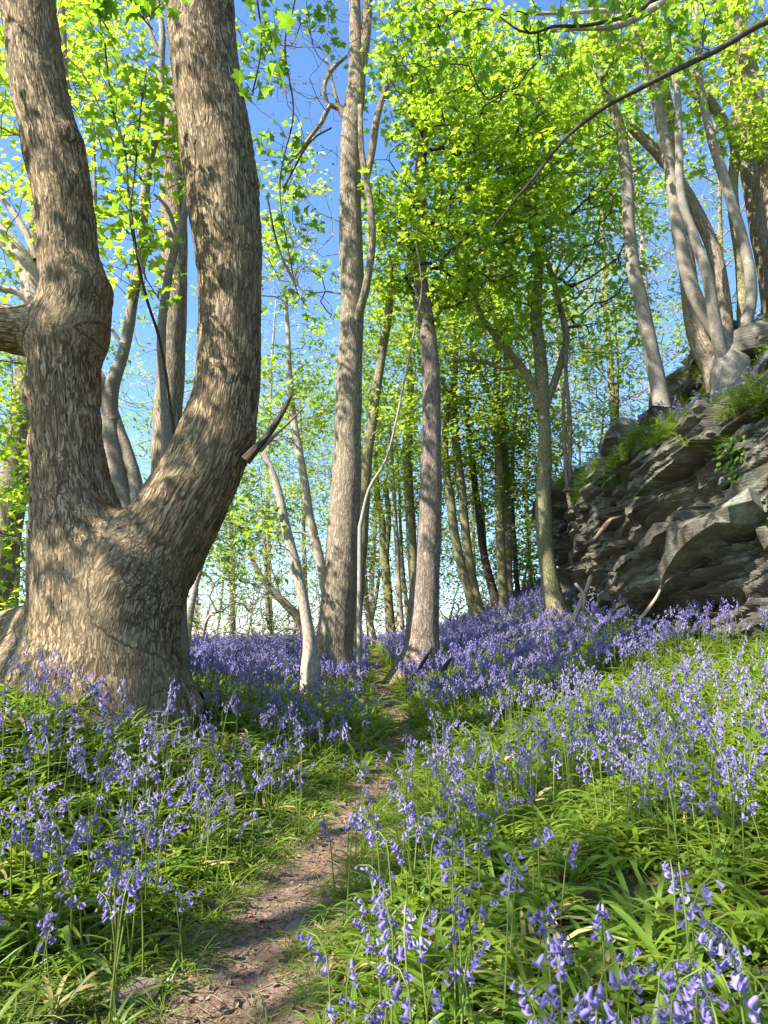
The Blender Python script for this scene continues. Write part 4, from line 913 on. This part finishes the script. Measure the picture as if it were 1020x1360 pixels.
# ------------------------------------------------------------------ bluebells and leaves
def tube_np(P, r, k):
    a = MeshAcc(); a.tube(P, r, k, cap=False); V = np.concatenate(a.V); Fq = np.concatenate(a.F); return V, [tuple(f) for f in Fq]
def bell_geo(L=.02, k=6, lod=0, seed=0):
    if lod == 2: prof = [(0, .0025), (-.6, .0048), (-1.0, .0075)]; k = 4
    elif lod == 1: prof = [(0, .0015), (-.2, .0042), (-.75, .0046), (-1.0, .0085)]; k = 5
    else: prof = [(0, .0012), (-.12, .0038), (-.4, .0046), (-.75, .0046), (-.93, .0068), (-.95, .0105)]
    V = []; Fc = []; s = L / .019
    for i, (z, r) in enumerate(prof):
        for j in range(k):
            a = 6.283 * j / k + (.5 if i == len(prof) - 1 else 0) * 0
            V.append((r * s * math.cos(a), r * s * math.sin(a), z * L + (.0 if i < len(prof)-1 else .0)))
    for i in range(len(prof) - 1):
        for j in range(k): j2 = (j + 1) % k; Fc.append((i*k + j, i*k + j2, (i+1)*k + j2, (i+1)*k + j))
    if lod == 0:   # recurved pointed tips
        b = len(V) - k
        for j in range(k):
            a = 6.283 * (j + .5) / k; V.append((.0125 * s * math.cos(a), .0125 * s * math.sin(a), -.80 * L)); c = len(V) - 1
            Fc.append((b + j, b + (j + 1) % k, c))
    return np.array(V), Fc
def stalk(seed, H=None, nb=None):
    r = random.Random(seed); H = H or r.uniform(.30, .46); nb = nb or r.randint(5, 11); la = r.uniform(0, 6.283); lean = r.uniform(.02, .16)
    t = np.linspace(0, 1, 10); hz = H * (t * (1 - .0 * t)); off = H * lean * t**1.6
    nod = np.maximum(t - .72, 0) / .28; na = la + r.uniform(-.6, .6); nd = r.uniform(.03, .07) * (1 if nb > 5 else .6)
    P = np.stack([off * math.cos(la) + nd * nod**1.7 * math.cos(na), off * math.sin(la) + nd * nod**1.7 * math.sin(na), hz - nd * .75 * nod**2.6], -1)
    bells = []
    for i in range(nb):
        q = .70 + .30 * (i + .5) / nb; p = np.array([np.interp(q, t, P[:, c]) for c in range(3)])
        a = na + r.uniform(-1.0, 1.0) if i % 3 else na + r.uniform(-2.6, 2.6); d = r.uniform(.008, .016)
        loc = p + np.array([math.cos(a) * d, math.sin(a) * d, .001 - r.uniform(0, .006)])
        tilt = r.uniform(.25, .95) * (1.1 - .3 * i / nb); sz = r.uniform(.75, 1.15) * (1 - .35 * (i / nb)**2)
        bells.append((p, loc, a, tilt, sz))
    return H, P, bells, la, lean, nb
def strap_geo(r, L=None, seg=7):
    L = L or r.uniform(.18, .34); w = r.uniform(.004, .0078); rise = r.uniform(.2, 1.0); curl = r.uniform(.7, 2.2); tw = r.uniform(-.6, .6)
    V = []; x = z = 0.0; an = rise
    for i in range(seg + 1):
        t = i / seg; ww = w * (.55 + .9 * math.sin(math.pi * min(.93, .12 + .8 * t))) * (1 if t < .99 else .12); k = .35 * ww; a = tw * t
        V += [(x, -ww * math.cos(a), z + k - ww * math.sin(a)), (x, 0, z), (x, ww * math.cos(a), z + k + ww * math.sin(a))]
        if i < seg: x += math.cos(an) * L / seg; z += math.sin(an) * L / seg; an -= curl / seg * (.5 + t)
    V = np.array(V); V[:, 2] = np.maximum(V[:, 2], -.01 + .02 * (V[:, 0] > .05))
    Fc = []
    for i in range(seg):
        b = 3 * i; Fc += [(b, b+3, b+4, b+1), (b+1, b+4, b+5, b+2)]
    return V, Fc
def merge(parts):
    Vs, Fs, mi, c = [], [], [], 0
    for V, Fc, m in parts:
        Vs.append(V); Fs += [tuple(int(x) + c for x in f) for f in Fc]; mi += [m] * len(Fc); c += len(V)
    return np.concatenate(Vs), Fs, mi
def multi_mesh(name, parts, mats, smooth=True):
    V, Fc, mi = merge(parts); me = mesh_from(name, V, Fc, None, smooth)
    for m in mats: me.materials.append(m)
    me.polygons.foreach_set('material_index', np.array(mi[:len(me.polygons)], np.int32)); return me
def stem_geo(P, bells, k=4, ped=True):
    n = len(P); parts = [(*tube_np(P, np.linspace(.0032, .0016, n), k), 0)]
    if ped:
        for (p, loc, a, tl, sz) in bells: parts.append((*tube_np(np.array([p, (p + loc) / 2 + [0, 0, .003], loc]), np.full(3, .0007), 3), 0))
    return parts
def spike_proto(seed, lod):
    H, P, bells, la, lean, nb = stalk(seed); parts = stem_geo(P[::2] if lod else P, bells, 3, lod == 0)
    for i, (p, loc, a, tl, sz) in enumerate(bells):
        V, Fc = bell_geo(.0195 if lod < 2 else .026, 6, lod); parts.append((xf(V, (0, -tl, a), loc, sz * (1.05 if lod < 2 else 1.2)), Fc, 1))
    return multi_mesh('spike', parts, [M['stem'], M['bell']])
def clump_proto(seed, n, seg=6, mat='strap', Ls=(.15, .33), wf=1.0):
    r = random.Random(seed); parts = []
    for i in range(n):
        V, Fc = strap_geo(r, r.uniform(*Ls), seg); V = V * [1, wf, 1]; a = r.uniform(0, 6.283)
        parts.append((xf(V, (0, 0, a), (r.uniform(-.03, .03), r.uniform(-.03, .03), -.005)), Fc, 0))
    return multi_mesh('clump', parts, [M[mat]])
C_spike1 = proto_coll('spike_mid', [spike_proto(400 + i, 1) for i in range(14)])
C_spike2 = proto_coll('spike_far', [spike_proto(440 + i, 2) for i in range(12)])
C_clump = proto_coll('leaf_clump', [clump_proto(500 + i, 13) for i in range(10)] + [clump_proto(515, 9, 6, 'straw'), clump_proto(516, 12)])
C_clumpf = proto_coll('leaf_clump_far', [clump_proto(530 + i, 10, 4) for i in range(8)])
C_grass = proto_coll('grass_tuft', [clump_proto(560 + i, 16, 4, 'grass', (.10, .24), .30) for i in range(8)])

def hot(x, y):
    """trunks and stones keep plants away"""
    bad = (np.abs(x - path_x(y)) < np.interp(y, [0, 3, 4.4, 6, 9, 16], [.22, .19, .12, .11, .17, .14]) * (1 + .5 * fbm(y * 3.1, np.sign(x - path_x(y)) * 5, 0, 3, 90)))
    bad |= ((x + 2.05)**2 / .75**2 + (y - 5.5)**2 / .62**2 < 1)
    bad |= ((x + .72)**2 + (y - 10)**2 < .28**2) | ((x - .55)**2 + (y - 10.5)**2 < .26**2)
    xr = np.interp(y, XRY, XR); bad |= (x > xr - .22) & (y < 13.4)
    return bad
def field(n_per, y0, y1, seed, dens=None, margin=1.6):
    r = np.random.default_rng(seed); W = 10.5; n = int(n_per * (y1 - y0) * 2 * W); x = r.uniform(-W, W, n); y = r.uniform(y0, y1, n)
    ok = (np.abs(x) < .56 * y + margin + .1) & ~hot(x, y)
    if dens is not None: ok &= r.random(n) < dens(x, y)
    return x[ok], y[ok]
def rotscl(n, r, tilt=.08, s=(.8, 1.2), slope=True):
    return np.stack([r.normal(0, tilt, n), r.normal(0, tilt, n), r.uniform(0, 6.283, n)], -1), r.uniform(*s, n)
def near_path(x, y): return np.clip(.45 + (np.abs(x - path_x(y)) - .3) / .5, .45, 1)
def fl_dens(x, y):
    d = x - path_x(y); n_ = fbm(x * 1.4, y * 1.4, 0, 3, 91)
    v = np.interp(y, [1, 3, 4, 6, 9], [.52, .54, .60, .62, .58]) * (.75 + 1.5 * n_)
    v = np.where((d < 0), v * np.interp(y, [2, 4.5, 6.5, 9], [.95, .75, .75, 1.1]), v)
    v = v * np.clip(np.abs(d) / np.interp(y, [2, 6, 9], [.45, .55, .35]), .12, 1); return v
# individual bluebells, nearest the camera
x, y = field(150, 1.25, 5.2, 700, fl_dens); z = ground(x, y)
dist = np.sqrt(x**2 + y**2); vis = []
for i in np.argsort(dist):
    q = proj((x[i], y[i], z[i] + .30))
    if -10 < q[0] < 1030 and q[1] < 1385: vis.append(i)
    if len(vis) >= 296: break
ycut = float(dist[vis[-1]]); near_used = set(vis)
BELL = []
for i in range(3):
    V, Fc = bell_geo(.0195, 6, 0); V = V * [1 - .15 * i, 1, 1 + .08 * i]; BELL.append(mesh_from('flower', V, Fc, M['bell']))
STRAP = []
for i in range(18): V, Fc = strap_geo(random.Random(900 + i), None, 8); STRAP.append(mesh_from('leaf', V, Fc, M['strap']))
PROT = []
for i in range(24):
    H, P, bells, la, lean, nb = stalk(800 + i); sp = stem_geo(P, bells, 5); PROT.append((multi_mesh('stem', sp, [M['stem']]), bells, H, la, lean, nb))
NUMW = {4: 'four', 5: 'five', 6: 'six', 7: 'seven', 8: 'eight', 9: 'nine', 10: 'ten', 11: 'eleven'}
used = {}
def bell_label(x, y, z, H, la, lean, nb, rz, sc):
    px, py, dd = proj((x, y, z + H * sc * .9)); dx = math.cos(la + rz); tall = H * sc
    hw = 'short' if tall < .34 else 'tall' if tall > .42 else 'medium'
    lw = 'upright' if lean < .05 or abs(dx) < .25 else ('gently ' if lean < .10 else 'clearly ') + ('leaning right' if dx > 0 else 'leaning left')
    side = 'left' if x < path_x(y) else 'right'; dp = abs(x - path_x(y))
    col = 'by path' if dp < .5 else 'mid bank' if dp < .95 else 'outer bank' if dp < 1.5 else 'picture edge'
    row = 'in very front' if py > 1220 else 'in lower foreground' if py > 1110 else 'in mid foreground' if py > 1020 else 'farther up'
    return '%s %s bluebell with %s bells, %s %s, %s side' % (hw, lw, NUMW[nb], col, row, side)
for c, i in enumerate(vis):
    for attempt in range(30):
        me, bells, H, la, lean, nb = PROT[int(rng.integers(24))]; rz = float(rng.uniform(0, 6.283)); sc = float(rng.uniform(.85, 1.15))
        lab = bell_label(x[i], y[i], z[i], H, la, lean, nb, rz, sc)
        if lab not in used: break
    used[lab] = 1
    root = empty('bluebell', (x[i], y[i], z[i])); root.rotation_euler = (float(rng.normal(0, .06)), float(rng.normal(0, .06)), rz); root.scale = (sc, sc, sc)
    s_ = bpy.data.objects.new('stem', me); link(s_, root)
    for (p, loc, a, tl, sz) in bells:
        b = bpy.data.objects.new('flower', BELL[int(rng.integers(3))]); link(b, root); b.location = [float(v) for v in loc]; b.rotation_euler = (0, -tl, a); b.scale = (sz, sz, sz)
    for k in range(int(rng.integers(5, 8))):
        l = bpy.data.objects.new('leaf', STRAP[int(rng.integers(18))]); link(l, root); l.rotation_euler = (0, 0, float(rng.uniform(0, 6.283))); l.scale = [float(rng.uniform(.8, 1.1) * near_path(x[i], y[i]))] * 3; l.location = (0, 0, -.004)
    tag(root, lab, 'bluebell', 'bluebells flowering in the foreground')
# the rest of the field
sel = np.array([j for j in range(len(x)) if j not in near_used and dist[j] > 1.9]); x1, y1, z1 = x[sel], y[sel], z[sel]
x2, y2 = field(150, 5.2, 7.5, 701, fl_dens); x1 = np.concatenate([x1, x2]); y1 = np.concatenate([y1, y2]); z1 = ground(x1, y1)
r = np.random.default_rng(5); ro, sc = rotscl(len(x1), r); scatter('bluebells', np.stack([x1, y1, z1], -1), ro, sc, r.integers(0, 14, len(x1)), C_spike1)
tag(bpy.data.objects['bluebells'], 'drift of bluebells in flower covering both banks of the path', 'bluebells')
x2, y2 = field(190, 7.5, 18.5, 702, fl_dens); ro, sc = rotscl(len(x2), r)
o = scatter('distant_bluebells', np.stack([x2, y2, ground(x2, y2)], -1), ro, sc, r.integers(0, 12, len(x2)), C_spike2); tag(o, 'purple haze of distant bluebells up the slope beneath the trees', 'bluebells')
x3, y3 = field(105, 1.0, 5.5, 703, lambda a, b: np.clip(.75 + .6 * fbm(a * 2, b * 2, 0, 2, 92), .2, 1)); ro, sc = rotscl(len(x3), r, .12, (.7, 1.15)); sc = sc * near_path(x3, y3)
o = scatter('bluebell_leaves', np.stack([x3, y3, ground(x3, y3)], -1), ro, sc, np.where(r.random(len(x3)) < .05, 10, r.integers(0, 10, len(x3))), C_clump); tag(o, 'glossy strap shaped bluebell leaves covering the foreground banks', 'leaves')
x3, y3 = field(62, 5.5, 18, 704); ro, sc = rotscl(len(x3), r, .12, (.8, 1.2))
o = scatter('distant_leaves', np.stack([x3, y3, ground(x3, y3)], -1), ro, sc, r.integers(0, 8, len(x3)), C_clumpf); tag(o, 'green bluebell leaves under the farther flowers', 'leaves')
x3, y3 = field(34, 1.0, 16, 705, lambda a, b: np.where(np.abs(a - path_x(b)) < .8, 1, .5)); ro, sc = rotscl(len(x3), r, .15, (.6, 1.1))
# short tufts creeping onto the path edge
x4 = r.uniform(-1, 1, 900); y4 = r.uniform(1.8, 13, 900); x4 = path_x(y4) + np.sign(x4) * (.12 + .16 * np.abs(x4))
x3 = np.concatenate([x3, x4]); y3 = np.concatenate([y3, y4]); ro = np.concatenate([ro, rotscl(900, r, .3)[0]]); sc = np.concatenate([sc, r.uniform(.25, .6, 900)])
o = scatter('grass', np.stack([x3, y3, ground(x3, y3)], -1), ro, sc, r.integers(0, 8, len(x3)), C_grass); tag(o, 'thin grass blades among the leaves and along the path edges', 'grass')
# growth on the ledges and the top of the rock
n = 4200; y5 = r.uniform(5.5, 12.9, n); t5 = r.uniform(.62, .97, n); g5 = fbm(y5 * 1.6, t5 * 6, 0, 2, 95) + (t5 - .78) * 1.5 > -.02; y5, t5 = y5[g5], t5[g5]
x5, z5 = rock_surface(y5, t5)
x6 = r.uniform(3.2, 7.5, 5200); y6 = r.uniform(5, 14, 5200); xr6 = np.interp(y6, XRY, XR); k6 = x6 > xr6 + .45; x6, y6 = x6[k6], y6[k6]; z6 = ground(x6, y6)
X_ = np.concatenate([x5, x6]); Y_ = np.concatenate([y5, y6]); Z_ = np.concatenate([z5, z6]); ro, sc = rotscl(len(X_), r, .3, (.6, 1.3))
o = scatter('ledge_grass', np.stack([X_, Y_, Z_], -1), ro, sc, r.integers(0, 8, len(X_)), C_grass); tag(o, 'grass tufts growing along the ledges and top of the rock', 'grass')
k7 = r.random(len(X_)) < .16; ro, sc = rotscl(int(k7.sum()), r, .15, (.6, .9))
o = scatter('ledge_bluebells', np.stack([X_[k7], Y_[k7], Z_[k7]], -1), ro, sc, r.integers(0, 12, int(k7.sum())), C_spike2); tag(o, 'scattered bluebells growing on top of the rock', 'bluebells')
# round leaved pennywort on the rock
D_, Fd = None, None
def round_leaf():
    k = 12; V = [(0, 0, -.12)] + [(math.cos(6.283 * i / k) * (1 + .07 * (i % 2)), math.sin(6.283 * i / k) * (1 + .07 * (i % 2)), .0) for i in range(k)]
    return mesh_from('leaf', np.array(V), [(0, 1 + i, 1 + (i + 1) % k) for i in range(k)], M['penny'], smooth=False)
RL = round_leaf()
for (px, py, w, h_, n, lab) in ((990, 610, 36, 34, 190, 'bright green round leaved pennywort cushion high on the rock'), (1016, 692, 16, 22, 60, 'small pennywort patch at the picture edge below the larger cushion')):
    pc = face_at(px, py); root = empty('pennywort', pc); tag(root, lab, 'plant')
    m = pxm(py, pc[1])
    for i in range(n):
        a = r.uniform(0, 6.283); q = math.sqrt(r.random()); p = pc * .955 + np.array([0, 0, .045]) + np.array([q * math.cos(a) * w * m * .8, -q * math.cos(a) * w * m * .8, q * math.sin(a) * h_ * m]) - np.array([.4, .9, 0]) * r.uniform(0, .08)
        put('leaf', RL, p, (r.normal(0, .35), r.normal(-1.0, .3), r.uniform(-.5, .5)), r.uniform(.014, .032), root)

# ------------------------------------------------------------------ small things
STN = [slab_mesh(600 + i, 6, .34, .02, 8, 'stone', 'stone') for i in range(5)]
def stone(px, py, Yd, s, flat, lab, sd):
    p = at(px, py, Yd); zg = float(ground(p[0], Yd)); o = put('stone', STN[sd], (p[0], Yd, zg + .01), (.08, -.05, sd * 1.3), (s, s * .75, s * flat)); tag(o, lab, 'stone')
stone(165, 1330, 2.42, .105, .45, 'flat grey brown stone at the lower left edge of the path', 0)
stone(398, 1220, 3.02, .065, .4, 'small flat stone set in the middle of the path', 1)
stone(462, 1203, 3.1, .05, .4, 'small grey stone at the right edge of the path among leaves', 2)
stone(487, 1056, 4.9, .07, .5, 'dark stone on the left edge of the path where it narrows', 3)
stone(452, 1060, 4.8, .05, .5, 'small rounded stone left of the narrow stretch of path', 4)
def stick(name, lab, pts, mat, cat='stick', k=7, ground_fit=None):
    rows = []
    for (px, py, w, yd, *h) in pts:
        p = at(px, py, yd)
        if h: p[2] = float(ground(p[0], yd)) + h[0]
        rows.append([*p, w * .5 * pxm(py, yd)])
    rows = np.array(rows); seg = np.linalg.norm(np.diff(rows[:, :3], axis=0), axis=1)
    o_ = catmull(rows, [max(2, int(l / .05)) for l in seg]); P = o_[:, :3]; P = P + .008 * np.stack([fbm(np.arange(len(P)) * .3, s, 0, 2, 3) for s in (1, 5, 9)], -1)
    a = MeshAcc(); a.tube(P, np.maximum(o_[:, 3], .002), k, lump=.18, seed=len(lab)); o = a.build(name, M[mat]); tag(o, lab, cat); return o
stick('fallen_log', 'mossy fallen branch lying from the big trunk down to the path', [(262, 885, 26, 5.9, .05), (300, 905, 22, 6.2, .07), (350, 925, 20, 6.3, .08), (400, 943, 18, 6.3, .08), (445, 960, 16, 6.4, .06), (490, 985, 12, 6.3, .02)], 'wood', 'log', 12)
stick('tree_root', 'bare root crossing the path as a low step', [(455, 938, 9, 8.3, .0), (480, 934, 11, 8.4, .03), (505, 932, 12, 8.4, .035), (528, 926, 10, 8.5, .03), (548, 922, 7, 8.6, .0)], 'wood', 'root', 9)
stick('tree_root', 'second thinner root across the path just beyond the step', [(470, 905, 5, 9.9, .0), (492, 907, 7, 9.9, .025), (515, 903, 6, 10.0, .02), (530, 900, 4, 10.1, .0)], 'wood', 'root', 8)
stick('stick', 'dark stick poking up from the flowers right of the path', [(553, 895, 5, 8.6), (562, 880, 5, 8.6), (573, 862, 4, 8.6)], 'wood_dark')
stick('stick', 'short dark stick slanting from the flowers right of the reddish tree', [(586, 893, 6, 8.8), (592, 884, 6, 8.8), (601, 873, 4, 8.8)], 'wood_dark')
stick('stick', 'dead stick leaning in the grass below the yellowish tree', [(672, 880, 4, 9.0), (684, 862, 4, 9.2), (690, 850, 3, 9.2)], 'wood')
stick('fallen_branch', 'pale curved branch arching out of the grass to the left foot of the rock', [(740, 858, 4, 9.5), (758, 832, 6, 9.6), (768, 808, 7, 9.7), (778, 785, 6, 9.8), (786, 765, 5, 9.9)], 'wood_pale', 'branch')
stick('fallen_branch', 'long thin branch leaning against the lower rock face', [(818, 850, 4, 8.2), (845, 828, 5, 8.3), (866, 802, 5, 8.3), (878, 780, 4, 8.4), (880, 758, 3, 8.4)], 'wood_pale', 'branch')
stick('fallen_branch', 'reddish dead branch hooked over the left ledge of the rock', [(775, 722, 5, 9.6), (790, 716, 6, 9.5), (803, 700, 7, 9.4), (812, 690, 6, 9.4), (822, 688, 4, 9.4)], 'wood', 'branch')
stick('fallen_branch', 'thin twig branch standing in front of the left corner of the rock', [(764, 775, 4, 9.8), (776, 790, 4, 9.7), (775, 810, 3, 9.7)], 'wood_pale', 'branch')
stick('fallen_log', 'brown rotting log wedged diagonally on the upper rock ledge', [(800, 634, 14, 9.8), (820, 622, 18, 9.8), (842, 600, 20, 9.7), (862, 580, 16, 9.7)], 'wood', 'log', 10)
# litter on the path
def chip(seed):
    r = random.Random(seed); 
    if seed % 3 == 0:
        n = 4; P = np.array([[i * .02 * r.uniform(.7, 1.3), r.uniform(-.004, .004), .003] for i in range(n)]); V, Fc = tube_np(P, np.full(n, r.uniform(.0012, .003)), 4)
        return multi_mesh('chip', [(V, Fc, 0)], [M['litter']])
    V, Fc = leaf_geo(r.uniform(.008, .026), r.uniform(.2, .8), r.uniform(-.3, .9), [(0, 0), (.35, .2), (.42, .5), (.2, .8), (0, 1)]); return mesh_from('chip', V, Fc, M['litter'], smooth=False)
C_chip = proto_coll('litter', [chip(i) for i in range(12)])
n = 9000; yy = 1.4 + 12 * r.random(n)**1.5; xx = path_x(yy) + r.normal(0, .20, n); ro, sc = rotscl(n, r, .35, (.5, 1.2))
o = scatter('leaf_litter', np.stack([xx, yy, ground(xx, yy) + .008], -1), ro, sc, r.integers(0, 12, n), C_chip); tag(o, 'dead leaf scraps, chips and twigs scattered over the trodden path', 'leaf litter')
